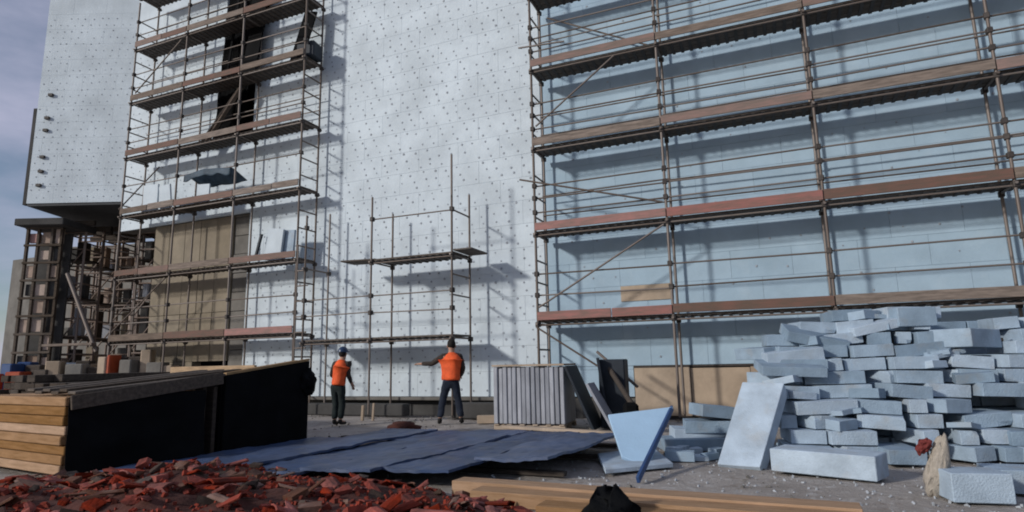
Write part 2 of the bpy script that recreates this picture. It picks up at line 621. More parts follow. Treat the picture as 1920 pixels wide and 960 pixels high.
# wall foot: recessed plinth and ledge
bpart('plinth', DARKC, (-10.05, 1.0, -0.1), (14, 1.055, 0.34))
bpart('base_ledge', GREYC, (-10.05, 0.72, 0.345), (-0.14, 1.055, 0.425), 0.01)
for i in range(8):
    bpart('plinth_sheet', PLYW, (1.97 + i * 1.25, 0.95 + RND.uniform(-.01, .01), 0.02), (3.21 + i * 1.25, 1.055, 1.06 + RND.uniform(-.01, .02)), 0.004)
bpart('drip_rail', COUP, (1.96, 0.95, 1.09), (14, 1.055, 1.125), 0.0)
bpart('repair_patch', PLYW, (1.75, 0.955, 2.62), (2.95, 0.974, 2.98), 0.0, )
bpart('recess_back', GREYC, (-34.5, 7.25, -0.1), (-14.4, 7.4, 7.6))
bpart('recess_side', GREYC, (-14.59, 1.51, 0), (-14.45, 7.24, 7.19))

# ------------------------------------------------------------------ scaffolds
LEV = [2.21, 4.32, 6.417, 8.459, 10.46, 12.46]


def scaffold(name, label, xs, yf, yr, levels, top, rails, reds=(), rung_frames=(0,), braces=(), toe=True, tr=0.03,
             deck_gap=(), rear_rails=(), toe_h=0.2, ends=()):
    root = empty(name, (xs[0], yf, 0), label=label, cat='scaffold', group='tube scaffolds against the wall')
    O = Vector(root.location)
    T = lambda nm, a, b_, r, m=TUBE: tube(nm, m, Vector(a) - O, Vector(b_) - O, r, root)
    for i, x in enumerate(xs):
        for y in (yf, yr):
            tp = top + (0.25 if (i + (y == yr)) % 2 else 0)
            s = T('standard', (x, y, 0.08), (x, y, tp), tr)
            bp = box('base_plate', COUP, (0.18, 0.18, 0.012), Vector((x, y, 0.02)) - O, root, bevel=0.0)
            tube('base_jack', COUP, (0, 0, 0), (0, 0, 0.28), 0.017, bp)
        for z in levels:
            T('transom', (x, yf - 0.1, z - 0.085), (x, yr + 0.1, z - 0.085), tr * 0.85)
        if i in rung_frames:
            z = 0.5
            while z < top - 0.3:
                if min(abs(z - l) for l in levels) > 0.2:
                    T('frame_rung', (x, yf, z), (x, yr, z), tr * 0.75)
                z += 0.52
    for i in range(len(xs) - 1):
        x0, x1 = xs[i], xs[i + 1]
        for k, z in enumerate(levels):
            if (i, k) in deck_gap:
                continue
            wd = (yr - yf - 0.06) / 3
            for j in range(3):
                yy = yf + 0.03 + wd * (j + 0.5)
                box('deck_board', DECKM, (x1 - x0 + 0.06, wd - 0.012, 0.042), Vector(((x0 + x1) / 2, yy, z - 0.024 + RND.uniform(-.004, .004))) - O, root)
            bmb = bmesh.new()
            nbt = int((x1 - x0) / 0.2)
            for j in range(nbt):
                bm_box(bmb, (0.07, yr - yf - 0.05, 0.014), Matrix.Translation(Vector((x0 + 0.12 + j * 0.2, (yf + yr) / 2, z - 0.054)) - O))
            obj('deck_batten', finish(bmb, 'battens', COUP), root, kind='stuff')
            T('ledger', (x0, yf, z - 0.12), (x1, yf, z - 0.12), tr * 0.7)
            if toe:
                mt = REDW if (i, k) in reds else (REDB if (i + k) % 2 else WOOD)
                cutp = RND.choice([None, None, RND.uniform(.3, .7)])
                for (f0, f1) in ([(0, 1)] if cutp is None else [(0, cutp - .004), (cutp + .004, 1)]):
                    xa, xb = x0 + 0.01 + (x1 - x0 - 0.02) * f0, x0 + 0.01 + (x1 - x0 - 0.02) * f1
                    box('toe_board', mt, (xb - xa, 0.03, toe_h + RND.uniform(-.02, .01)), Vector(((xa + xb) / 2, yf - 0.05 - RND.uniform(0, .01), z + toe_h / 2 + RND.uniform(-.012, .012))) - O, root,
                        (0, RND.uniform(-.007, .007), 0))
            for h in rails.get(k, ()):
                T('guard_rail', (x0 - 0.04, yf + 0.045, z + h), (x1 + 0.04, yf + 0.045, z + h + RND.uniform(-.03, .03)), tr * 0.62)
            if k in rear_rails:
                for h in (0.52, 1.02):
                    T('guard_rail', (x0 - 0.04, yr - 0.045, z + h), (x1 + 0.04, yr - 0.045, z + h + RND.uniform(-.03, .03)), tr * 0.6)
    for i, x in enumerate(xs):
        for k, z in enumerate(levels):
            for h in list(rails.get(k, ())) + [-0.1]:
                for y in ((yf, yr) if h == -0.1 else (yf,)):
                    box('coupler', COUP, (0.10, 0.11, 0.115), Vector((x, y + 0.01, z + h)) - O, root, (0, 0, RND.uniform(-.3, .3)), 0.012)
    for k, y in ends:
        pass
    for (a, b_) in braces:
        T('diagonal_brace', a, b_, tr * 0.72)
    return root


RX = [0, 3.07, 6.14, 9.21, 12.28]
R4 = {0: (0.58, 1.08), 1: (0.45, 0.8, 1.1), 2: (0.45, 0.8, 1.1), 3: (0.45, 0.8, 1.1)}
br = [((0.05, -0.05, 2.5), (3.0, -0.05, 4.15)), ((-0.02, -0.05, 2.05), (2.0, -0.05, 0.75)), ((-0.35, -0.05, 5.62), (3.0, -0.05, 4.65)),
      ((0.1, -0.05, 6.9), (2.1, -0.05, 8.3)), ((-0.3, -0.05, 9.05), (0.9, -0.05, 8.95)), ((0.2, 0.78, 10.2), (3.0, 0.78, 8.7))]
scaffold('wide_scaffold', 'widest scaffold with red and brown toe boards along the shade-toned blue right wall', RX, 0.0, 0.73,
         LEV[:5], 11.6, R4, {(0, 0), (0, 1), (1, 1)}, (0,), br, rear_rails=(1, 2, 3))
LX = [-14.83 + 2.54 * i for i in range(4)]
br = [((-14.7, -0.05, 2.5), (-12.4, -0.05, 4.1)), ((-14.6, -0.05, 10.7), (-12.5, -0.05, 12.2)), ((-14.9, -0.05, 6.6), (-14.1, .7, 8.2))]
scaffold('tall_scaffold', 'tall scaffold with brown decks on the left beside the overhanging block', LX, 0.0, 0.73,
         LEV + [14.46], 14.2, {0: (0.55, 1.05), 2: (1.0,), 3: (0.5, 1.0), 4: (0.5, 1.0), 5: (0.5, 1.0)}, {(2, 0)}, (0, 3), br, rear_rails=(3, 4, 5))
MX = [-6.52, -4.37, -2.02]
root = scaffold('small_scaffold', 'small low scaffold with thin dark deck in front of the white wall middle', MX, -0.42, 0.53,
                [1.96, 3.96], 5.35, {0: (0.62, 1.05), 1: (1.05,)}, (), (), (), toe=False, tr=0.027, deck_gap={(0, 1)})
O = Vector(root.location)
tube('standard', TUBE, Vector((-2.02, -.42, 5.3)) - O, Vector((-2.02, -.42, 6.4)) - O, 0.027, root)
box('deck_board', DECKM, (1.1, 0.6, 0.04), Vector((-4.9, 0.0, 3.99)) - O, root, (0, 0.03, 0))
box('deck_board', DECKM, (0.5, 0.9, 0.04), Vector((-1.75, 0.05, 3.99)) - O, root)
for z in (2.9, 3.4, 5.0):
    tube('frame_rung', TUBE, Vector((-2.02, -.42, z)) - O, Vector((-2.02, .53, z)) - O, 0.022, root)
for k in range(9):
    z = 0.5 + k * 0.42
    tube('ladder_rung', TUBE, Vector((-6.9, -.3, z)) - O, Vector((-6.52, -.3, z)) - O, 0.018, root)
tube('ladder_rail', TUBE, Vector((-6.9, -.3, 0.05)) - O, Vector((-6.9, -.3, 4.6)) - O, 0.022, root)

# ------------------------------------------------------------------ things on the tall scaffold
for k, (x, z, lean, ln, w, lb) in enumerate([
        (-11.0, 10.50, 0.05, 2.0, 0.10, 'dark plank leaning in the wall slot above the fifth deck, left one'),
        (-10.45, 10.50, 0.02, 2.0, 0.16, 'dark plank leaning in the wall slot above the fifth deck, right one'),
        (-10.0, 10.50, 0.10, 1.9, 0.6, 'broad dark board leaning right of the wall slot above the fifth deck'),
        (-9.75, 12.50, 0.12, 1.9, 0.7, 'broad dark board leaning right of the wall slot above the sixth deck'),
        (-10.75, 12.50, 0.04, 2.0, 0.12, 'dark plank leaning in the wall slot above the sixth deck')]):
    box('leaning_plank', BLACK, (w, 0.04, ln), (x, 0.62, z + ln / 2), None, (-0.06, lean, 0), label=lb, cat='plank', group='planks leaning in the wall slot')
a, b_ = Vector((-11.9, 0.40, 8.50)), Vector((-10.35, 0.66, 10.35))
ang = math.atan2(b_.z - a.z, b_.x - a.x)
box('sloping_plank', DARKW, ((b_ - a).length, 0.26, 0.05), (a + b_) / 2, None, (0.3, -ang, 0.1), label='brown plank sloping up across the dark slot above the fourth deck', cat='plank')
box('sloping_plank', WOOD, ((b_ - a).length * 0.9, 0.2, 0.05), (a + b_) / 2 + Vector((0.3, -0.18, -0.1)), None, (0.3, -ang - 0.06, 0.1), label='lighter plank sloping beside the brown one above the fourth deck', cat='plank')
box('leaning_sheet', BLACK, (0.42, 0.05, 1.75), (-7.6, 0.35, 11.35), None, (-0.1, 0.2, 0.2), label='dark narrow sheet leaning at the right end of the fifth deck', cat='sheet')
box('tool_box', NAVYB, (0.6, 0.5, 0.5), (-7.35, 0.35, 10.75), None, (0, 0, 0.15), bevel=0.03, label='dark box at the right end of the fifth deck', cat='box')
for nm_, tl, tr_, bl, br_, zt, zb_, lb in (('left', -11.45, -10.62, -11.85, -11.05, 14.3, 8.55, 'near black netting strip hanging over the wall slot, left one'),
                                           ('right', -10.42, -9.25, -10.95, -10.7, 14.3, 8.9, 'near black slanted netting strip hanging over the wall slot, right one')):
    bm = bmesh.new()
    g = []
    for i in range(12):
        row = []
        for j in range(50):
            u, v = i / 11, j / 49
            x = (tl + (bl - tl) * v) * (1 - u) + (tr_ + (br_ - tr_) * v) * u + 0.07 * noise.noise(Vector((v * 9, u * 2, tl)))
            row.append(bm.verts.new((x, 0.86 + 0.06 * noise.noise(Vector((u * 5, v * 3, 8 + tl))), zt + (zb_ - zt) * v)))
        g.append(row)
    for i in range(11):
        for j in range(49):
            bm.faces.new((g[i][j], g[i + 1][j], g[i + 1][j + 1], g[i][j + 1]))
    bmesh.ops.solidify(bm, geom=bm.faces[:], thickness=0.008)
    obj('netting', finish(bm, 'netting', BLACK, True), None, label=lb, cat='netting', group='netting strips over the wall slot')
# tarpaulin thrown over the guard rail of the third deck
bm = bmesh.new()
NU, NV = 30, 14
g = [[None] * NV for _ in range(NU)]
for i in range(NU):
    for j in range(NV):
        u, v = i / (NU - 1), j / (NV - 1)
        f = noise.noise(Vector((u * 6, v * 2, 3)))
        if v < 0.35:
            yy, zz_ = -0.04, -0.75 * (0.35 - v) * (1 + 0.6 * f)
        else:
            yy, zz_ = (v - 0.35) * 1.15, -0.5 * (v - 0.35) ** 1.4 - 0.22 * math.sin(math.pi * u) * (v - 0.35)
        g[i][j] = bm.verts.new((u * 2.5 - 1.25, yy + 0.03 * f, zz_ - 0.25 * abs(u - 0.45) + 0.05 * f))
for i in range(NU - 1):
    for j in range(NV - 1):
        bm.faces.new((g[i][j], g[i + 1][j], g[i + 1][j + 1], g[i][j + 1]))
bmesh.ops.solidify(bm, geom=bm.faces[:], thickness=0.012)
obj('tarpaulin', finish(bm, 'tarp', TARPB, True), None, (-11.0, 0.05, 7.52), None, (0.8, 0.9, 0.9), label='blue grey tarpaulin thrown over the guard rail of the third deck', cat='tarpaulin')
for k, (x, w, h, t, ry, lb) in enumerate([(-11.2, 0.55, 0.6, 0.05, 0.08, 'white foam piece standing right beside the tarpaulin on the third deck'),
                                          (-12.9, 0.5, 0.8, 0.06, -0.1, 'white foam piece standing left of the tarpaulin on the third deck'),
                                          (-13.6, 0.7, 0.9, 0.06, 0.05, 'large white foam piece at the left of the third deck')]):
    box('foam_piece', WHITE, (w, t, h), (x, 0.12, 6.42 + h / 2), None, (0.06, ry, 0), label=lb, cat='foam board', group='foam pieces on the third deck')
for k, (dx, w, h, ry, m, lb) in enumerate([(0.0, 0.62, 0.95, 0.16, WHITE, 'white foam board leaning at the end of the second deck, front one'),
                                           (0.34, 0.6, 0.9, 0.1, FOAM, 'grey blue foam board leaning behind the front one on the second deck'),
                                           (-0.35, 0.5, 0.22, 0.0, WHITE, 'small white foam offcut lying flat on the second deck')]):
    box('foam_board', m, (w, 0.08, h), (-8.25 + dx, 0.2 + 0.12 * k, 4.33 + h / 2), None, (0.05, ry, 0), label=lb, cat='foam board', group='foam boards on the second deck')
box('folded_strut', NAVYB, (0.07, 0.07, 0.8), (-8.72, 0.05, 4.75), None, (0, 0.28, 0), label='dark strut leaning against the foam boards on the second deck', cat='strut')

# ------------------------------------------------------------------ left background: shaft with infill, shoring towers, clutter
RZB = math.atan2(-BD.y, -BD.x)


def far_pt(px, Z):
    p = CAM + ray(px, 690) * Z
    return Vector((p.x, p.y, 0))


shaft = empty('brick_shaft', far_pt(62, 21.5), RZB, label='narrow brick filled frame tower under the overhanging block', cat='tower')
cx = [-0.72, -0.32, 0.18, 0.52]
for i in range(3):
    for j in range(9):
        z0 = 0.7 + j * 0.64
        if RND.random() < 0.2 and 1 < j < 8:
            continue
        m = PINK if (i == 0 and j == 8) else (WHITE if RND.random() < 0.12 else (DARKC if RND.random() < .15 else BRICKB))
        hh = RND.uniform(0.42, 0.56)
        box('infill_panel', m, ((cx[i + 1] - cx[i]) * RND.uniform(.6, .98), 0.12, hh * RND.uniform(.7, 1)), ((cx[i] + cx[i + 1]) / 2 + RND.uniform(-.04, .04), 0.1 + RND.uniform(-.03, .03), z0 + hh / 2 + 0.05), shaft)
for x in cx:
    box('post', BROWNW, (0.09, 0.1, 6.45), (x, 0, 3.22), shaft)
for j in range(10):
    box('crossbar', BROWNW, (1.35, 0.06, 0.08), (-0.1, -0.06, 0.68 + j * 0.64), shaft)
box('back_wall', DARKC, (1.3, 0.1, 6.3), (-0.1, 0.5, 3.15), shaft)
box('cap_slab', DARKC, (1.75, 1.8, 0.25), (0.0, 0.4, 6.58), shaft, bevel=0.02)
RUST = mat('rusty steel', (0.27, 0.205, 0.17), 0.7, 0.5, 7, 0, 40, 0.3)
TW = [(112, 22.3, 0.95, 1.0, 6.7, 'just right of the brick shaft'), (150, 24.0, 0.95, 1.0, 6.7, 'second right of the brick shaft'), (188, 25.5, 1.0, 1.0, 6.9, 'in the middle under the block'),
      (226, 24.2, 1.0, 1.1, 6.9, 'second from the beige wall'), (262, 22.6, 0.9, 1.1, 6.8, 'nearest the beige wall')]
rr = random.Random(21)
ITEM = [GREYC, DARKC, BRICKB, GREYP, WHITE, DARKW, GREYP, DARKW, GREYC, BEIGE]
for t, (px, Z, w, dpt, h, where) in enumerate(TW):
    base = far_pt(px, Z)
    r_ = empty('shoring_tower', base, RZB, label='rusty shoring tower ' + where, cat='shoring tower', group='shoring towers under the block')
    for x in (-w / 2, w / 2):
        for y in (0, dpt):
            tube('leg', RUST, (x, y, 0), (x, y, h), 0.045, r_)
    z = 0.6
    k = 0
    while z < h:
        for (a, b_) in (((-w / 2, 0, z), (w / 2, 0, z)), ((-w / 2, dpt, z), (w / 2, dpt, z)), ((-w / 2, 0, z), (-w / 2, dpt, z)), ((w / 2, 0, z), (w / 2, dpt, z))):
            tube('ledger', RUST, a, b_, 0.032, r_)
        if k % 2 == 0 and z + 1.3 < h:
            tube('diagonal_brace', RUST, (-w / 2, 0, z), (w / 2, 0, z + 1.3), 0.028, r_)
        z += 0.65
        k += 1
    for y in (0, dpt):
        box('head_beam', DARKW, (w + 0.6, 0.12, 0.18), (0, y, h + 0.09), r_)
    for j in range(4):
        zz = 1.0 + 1.45 * j
        box('platform', DARKW, (w - 0.1, dpt - 0.1, 0.06), (0, dpt / 2, zz + 0.06), r_)
        for i in range(2):
            m = rr.choice(ITEM)
            hh = rr.uniform(0.35, 1.15)
            lx_, ly_ = (i - 0.5) * 0.42, 0.3 + rr.uniform(0, .3)
            c = base + Vector((math.cos(RZB) * lx_ - math.sin(RZB) * ly_, math.sin(RZB) * lx_ + math.cos(RZB) * ly_, zz + 0.093 + hh / 2))
            box('material_bundle', m, (rr.uniform(.2, .38), 0.36, hh), c, None, (0, 0, RZB + rr.uniform(-.2, .2)), 0.03,
                label='%s material bundle on platform %s of the shoring tower %s' % (('left', 'right')[i], ('one', 'two', 'three', 'four')[j], where),
                cat='bundle', group='bundles stored on the shoring towers')
p, q = far_pt(108, 20.6), far_pt(178, 20.2)
tube('prop', TUBE, p + Vector((0, 0, 4.6)), q + Vector((0, 0, 1.9)), 0.07, None, label='long grey prop leaning diagonally under the block', cat='prop')
p, q = far_pt(78, 20.4), far_pt(172, 20.0)
box('spanning_plank', WOOD, ((q - p).length, 0.2, 0.08), (p + q) / 2 + Vector((0, 0, 2.15)), None, (0, 0, math.atan2(q.y - p.y, q.x - p.x)), label='low pale plank spanning between the shoring towers', cat='plank')
# low clutter along the left background
lo = random.Random(4)
NTH = ['first', 'second', 'third', 'fourth', 'fifth', 'sixth', 'seventh', 'eighth', 'ninth', 'tenth', 'eleventh', 'twelfth']
KIND = {'blue_container': (BLUES, 'blue container'), 'orange_barrier': (ORNG, 'orange barrier'), 'timber_bundle': (PLYW, 'pale timber bundle'), 'cement_stack': (GREYC, 'grey cement stack'),
        'dark_stack': (DARKW, 'dark timber stack'), 'white_stack': (WHITE, 'white foam stack')}
seen = {}
SEQ = [(3, 'orange_barrier', .35, 1.25), (24, 'blue_container', .4, 1.55), (36, 'orange_barrier', .5, 1.3), (52, 'blue_container', .4, 1.6), (66, 'dark_stack', .3, 1.5), (78, 'dark_stack', .35, 1.5),
       (88, 'dark_stack', .5, 1.35), (104, 'timber_bundle', .4, 1.6), (118, 'dark_stack', .4, 1.35), (132, 'white_stack', .2, 1.55), (146, 'cement_stack', .5, 1.5), (160, 'dark_stack', .4, 1.6), (174, 'timber_bundle', .3, 1.5),
       (186, 'dark_stack', .5, 1.4), (200, 'timber_bundle', .3, 1.7), (213, 'orange_barrier', .12, 1.75), (226, 'dark_stack', .5, 1.7), (243, 'cement_stack', .4, 1.6), (258, 'dark_stack', .4, 1.7), (276, 'timber_bundle', .3, 1.9), (296, 'cement_stack', .5, 1.5), (318, 'timber_bundle', .4, 1.4)]
for px, nm, w, hgt in SEQ:
    m, w_ = KIND[nm]
    seen[nm] = seen.get(nm, 0) + 1
    p = far_pt(px, 19.2 + lo.uniform(-.4, .4))
    box(nm, m, (w, 0.45, hgt), (p.x, p.y, hgt / 2), None, (0, 0, RZB + lo.uniform(-.3, .3)), 0.03,
        label='%s standing under the block, %s of its kind from the left' % (w_, NTH[seen[nm] - 1]), cat=w_.split()[-1], group='materials on the ground under the block')
# far pink block
far = empty('apartment_building', (-100, 60, 0), math.radians(20), label='distant pink apartment block at the left edge of the photo', cat='building')
box('wall', PINK, (14, 10, 22), (0, 0, 11), far, bevel=0)
for i in range(5):
    for j in range(7):
        wn = box('window', WHITE, (1.6, 0.1, 1.8), (-5.2 + i * 2.6, -5.02, 2 + j * 2.9), far, bevel=0)
        box('pane', GLASS, (1.4, 0.04, 1.6), (0, -0.06, 0), wn, bevel=0)
box('roof', GREYC, (14.6, 10.6, 0.5), (0, 0, 22.26), far, bevel=0)
p = at_z(-6, 690, 0)


# ------------------------------------------------------------------ foreground stacks on the left
A0 = Vector((-2.8, -8.54, 0))        # near right bottom corner
A1 = Vector((-2.29, -4.97, 0))       # far right bottom corner
dirA = (A1 - A0).normalized()
rzA = math.atan2(dirA.y, dirA.x) - math.pi / 2
perp = Vector((-dirA.y, dirA.x, 0))   # to the left
stack = empty('plank_stack', A0 + perp * 1.3, rzA, label='stack of pale sawn planks with lit ends at the left edge', cat='timber stack')
zz = 0.06
rr = random.Random(3)
for L_ in range(8):
    th = 0.1125
    for j in range(5):
        jx = rr.uniform(-.05, .02) if j else rr.uniform(-.012, .012)
        box('plank', PLANK, (2.6 + rr.uniform(-.05, .02), 0.34, th - 0.007), (jx, 0.18 + j * 0.35 + rr.uniform(-.03, .015), zz + th / 2), stack, (rr.uniform(-.004, .004), 0, rr.uniform(-.006, .006)), bevel=0.009)
    zz += th
for y in (0.25, 1.4):
    box('bearer', DARKW, (2.5, 0.1, 0.055), (0.02, y, 0.03), stack)


def sheet(name, pts_fn, nu, nv, material, th=0.006, flat_sm=False, **kw):
    bm = bmesh.new()
    g = [[bm.verts.new(pts_fn(i / (nu - 1), j / (nv - 1))) for j in range(nv)] for i in range(nu)]
    for i in range(nu - 1):
        for j in range(nv - 1):
            bm.faces.new((g[i][j], g[i + 1][j], g[i + 1][j + 1], g[i][j + 1]))
    bmesh.ops.recalc_face_normals(bm, faces=bm.faces[:])
    bmesh.ops.solidify(bm, geom=bm.faces[:], thickness=th)
    me = finish(bm, name, material, True)
    me.set_sharp_from_angle(angle=math.radians(40))
    return obj(name, me, **kw)


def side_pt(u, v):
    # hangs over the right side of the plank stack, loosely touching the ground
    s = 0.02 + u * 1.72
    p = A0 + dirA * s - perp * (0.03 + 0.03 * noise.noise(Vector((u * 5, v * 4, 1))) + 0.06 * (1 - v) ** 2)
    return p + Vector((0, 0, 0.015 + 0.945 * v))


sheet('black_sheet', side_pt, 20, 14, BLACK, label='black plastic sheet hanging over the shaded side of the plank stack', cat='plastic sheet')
# rough boards sloping up from the plank stack to the taller panels
rr = random.Random(8)
for k in range(6):
    s = 0.22 * k
    a = A0 + perp * (0.12 + s + 0.05) + dirA * 0.12 + Vector((0, 0, 1.0 + 0.03 * (k % 2)))
    b_ = A0 + perp * (0.12 + s) + dirA * 2.5 + Vector((0, 0, 1.20 + 0.03 * (k % 2)))
    d = b_ - a
    q = Vector((0, 1, 0)).rotation_difference(d.normalized())
    obj('rough_board', box_mesh((0.2, d.length, 0.035), BROWNW, 0.006), None, (a + b_) / 2, q,
        label='dark rough board sloping over the plank stack, %s from the right' % ['first', 'second', 'third', 'fourth', 'fifth', 'sixth'][k], cat='board', group='rough boards lying over the plank stack')
a = A0 - perp * 0.05 + dirA * 0.03 + Vector((0, 0, 0.89))
b_ = A0 - perp * 0.06 + dirA * 1.98 + Vector((0, 0, 1.12))
d = b_ - a
obj('side_board', box_mesh((0.035, d.length, 0.17), BROWNW, 0.006), None, (a + b_) / 2, Vector((0, 1, 0)).rotation_difference(d.normalized()),
    label='brown board sloping up along the top of the black sheet', cat='board')
# film faced formwork panels standing on edge
PO = A0 + dirA * 2.05
for k in range(7):
    hgt = 1.40 - 0.012 * k + rr.uniform(-.01, .01)
    ln = 1.54
    c = PO + dirA * (ln / 2 + rr.uniform(-.03, .03)) + perp * (0.04 + k * 0.085)
    pr_ = empty('formwork_panel', c, rzA, label='black faced formwork panel on edge, %s of seven from the right' % ['first', 'second', 'third', 'fourth', 'fifth', 'sixth', 'last'][k], cat='panel', group='formwork panels standing on edge')
    for nm_, m_, za, zc in (('panel_face', BLACK, None, -0.04), ('top_edge', PLY, -0.036, 0.0)):
        bm = bmesh.new()
        hN, hF = hgt - 0.2, hgt
        w2 = 0.03 if m_ is BLACK else 0.031
        prf = [(-ln / 2, 0.002 if za is None else hN + za), (ln / 2, 0.002 if za is None else hF + za), (ln / 2, hF + zc), (-ln / 2, hN + zc)]
        A_ = [bm.verts.new((-w2, y, z)) for y, z in prf]
        B_ = [bm.verts.new((w2, y, z)) for y, z in prf]
        bm.faces.new(A_)
        bm.faces.new(B_[::-1])
        for q_ in range(4):
            bm.faces.new((A_[q_], B_[q_], B_[(q_ + 1) % 4], A_[(q_ + 1) % 4]))
        bmesh.ops.recalc_face_normals(bm, faces=bm.faces[:])
        obj(nm_, finish(bm, nm_, m_), pr_)
# frame timbers seen in the gap between
for k, s in enumerate((1.78, 1.95)):
    c = A0 + dirA * s + perp * 0.3
    box('frame_post', DARKW, (0.5, 0.06, 1.0), c + Vector((0, 0, 0.5)), None, (0, 0, rzA), label='dark upright board in the gap of the stacks, %s one' % ('near', 'far')[k], cat='board')
c = A0 + dirA * 1.88 - perp * 0.02
box('sole_plank', PLANK, (0.1, 0.8, 0.05), c + Vector((0, 0, 0.03)), None, (0, 0, rzA), label='thin plank on the ground by the gap of the stacks', cat='plank')
# dark timber piles behind
for t, (ox, oy, w, ln, nL, lb) in enumerate([(-4.6, -5.9, 1.7, 3.2, 9, 'dark timber pile behind the plank stack'), (-6.9, -5.2, 1.7, 3.0, 10, 'dark timber pile further left at the edge of the photo')]):
    r_ = empty('timber_pile', (ox, oy, 0), rzA + 0.1, label=lb, cat='timber pile')
    z = 0.0
    for L_ in range(nL):
        for j in range(7):
            box('beam', DARKW, (w / 7 - 0.02, ln + rr.uniform(-.3, .2), 0.115), (-w / 2 + (j + .5) * w / 7, rr.uniform(-.1, .1), z + 0.06), r_, (0, 0, rr.uniform(-.02, .02)))
        z += 0.122
a, b_ = at_y(322, 686, -4.75), at_y(480, 676, -4.75)
box('pale_plank', PLY, ((b_ - a).length, 0.06, 0.2), ((a.x + b_.x) / 2, -4.75, 1.21), None, (0, 0, 0), label='pale plank on edge on the dark timber pile behind the black panels', cat='plank')
c = A1 + Vector((0.16, 0.35, 0))
bm = bmesh.new()
bmesh.ops.create_icosphere(bm, subdivisions=4, radius=1)
for v in bm.verts:
    v.co += noise.noise_vector(v.co * 1.6) * 0.3 + noise.noise_vector(v.co * 4) * 0.1
p = at_y(574, 718, A1.y - 0.02)
obj('hanging_bag', finish(bm, 'bag', BLACK, True), None, p, None, (0.17, 0.16, 0.24), label='black bag hanging on the far end of the formwork panels', cat='bag')

# ------------------------------------------------------------------ dark blue sheets lying in front
rr = random.Random(14)
seam = [-2.3, -1.4, -0.5, 0.35, 1.2, 2.0, 2.8]
near = [-8.3, -8.2, -8.05, -7.9, -7.7, -7.0]
farY = [-4.9, -4.0, -3.9, -3.95, -4.0, -4.3]
ordn = ['leftmost', 'second', 'third', 'fourth', 'fifth', 'rightmost']
for i in range(6):
    x0, x1 = seam[i], seam[i + 1]
    y0, y1 = near[i], farY[i]
    zb = 0.10 + 0.02 * (i % 2) + 0.022 * i

    def fn(u, v, x0=x0, x1=x1, y0=y0, y1=y1, zb=zb, i=i):
        x = x0 - 0.04 + (x1 - x0 + 0.06) * u + 0.25 * (v - 0.5)
        y = y0 + (y1 - y0) * v
        z = zb + 0.03 * noise.noise(Vector((x * 1.6, y * 1.3, i * 2.0))) + 0.016 * noise.noise(Vector((x * 6, y * 3.5, i * 2.0))) + 0.008 * noise.noise(Vector((x * 13, y * 9, i * 2.0))) + 0.02 * u - 0.01 * v
        return Vector((x, y, z))

    sheet('blue_sheet', fn, 30, 90, NAVYP, 0.03, label='dark blue flat sheet lying on bearers, %s of the six' % ordn[i], cat='sheet', group='dark blue sheets lying on bearers')
for k, y in enumerate((-6.6, -5.3, -4.2)):
    box('bearer', DARKW, (4.9, 0.12, 0.05), (0.3, y, 0.027), None, (0, 0, 0.01), label='dark bearer under the blue sheets, %s one' % ('near', 'middle', 'far')[k], cat='bearer', group='bearers under the blue sheets')
p = at_z(1060, 815, 0.28)
box('edge_plank', PLYW, (2.2, 0.14, 0.05), (1.9, -3.95, 0.2), None, (0, 0.02, -0.1), label='brown plank along the back edge of the blue sheets', cat='plank')

# ------------------------------------------------------------------ long timbers in front right
rr = random.Random(31)
LT = [(2.02, 5.5, -7.80, 0.14, -0.035, PLANK, 'long pale timber at the back of the front row'), (2.35, 6.3, -8.06, 0.12, -0.03, PLANK, 'long brown timber in the middle of the front row'),
      (3.1, 6.4, -8.34, 0.10, -0.02, PLANK, 'long brown timber nearest the camera')]
for k, (x0, x1, y, h, rz, m, lb) in enumerate(LT[:3]):
    obj('long_timber', rough_slab((x1 - x0, 0.24, h), m, 5 + k, 2, 0.004), None, ((x0 + x1) / 2, y, h / 2), (0, 0, rz), label=lb, cat='timber', group='long timbers on the ground')

# ------------------------------------------------------------------ rubble heap
HC = Vector((0.15, -9.35, 0))


def heap(x, y):
    u = (x - HC.x) / 3.6
    v = (y - HC.y) / 1.75
    d = u * u + v * v
    if d >= 1:
        return -0.03
    e = (1 - d) ** 0.7
    return 0.36 * e * (1 - 0.3 * min(1, max(0, abs(x - 0.3) - 0.8) / 2)) * (0.75 + 0.5 * noise.noise(Vector((x * 0.9, y * 0.9, 7)))) + 0.07 * e * noise.noise(Vector((x * 4, y * 4, 1))) - 0.02


bm = bmesh.new()
GX, GY = 90, 56
g = [[None] * GY for _ in range(GX)]
for i in range(GX):
    for j in range(GY):
        x = HC.x - 3.7 + 7.4 * i / (GX - 1)
        y = HC.y - 2.1 + 4.2 * j / (GY - 1)
        g[i][j] = bm.verts.new((x, y, heap(x, y)))
for i in range(GX - 1):
    for j in range(GY - 1):
        bm.faces.new((g[i][j], g[i + 1][j], g[i + 1][j + 1], g[i][j + 1]))
obj('rubble_mound', finish(bm, 'mound', EARTH, True), None, label='dark earth of the rubble heap in the foreground', cat='earth', kind='stuff')


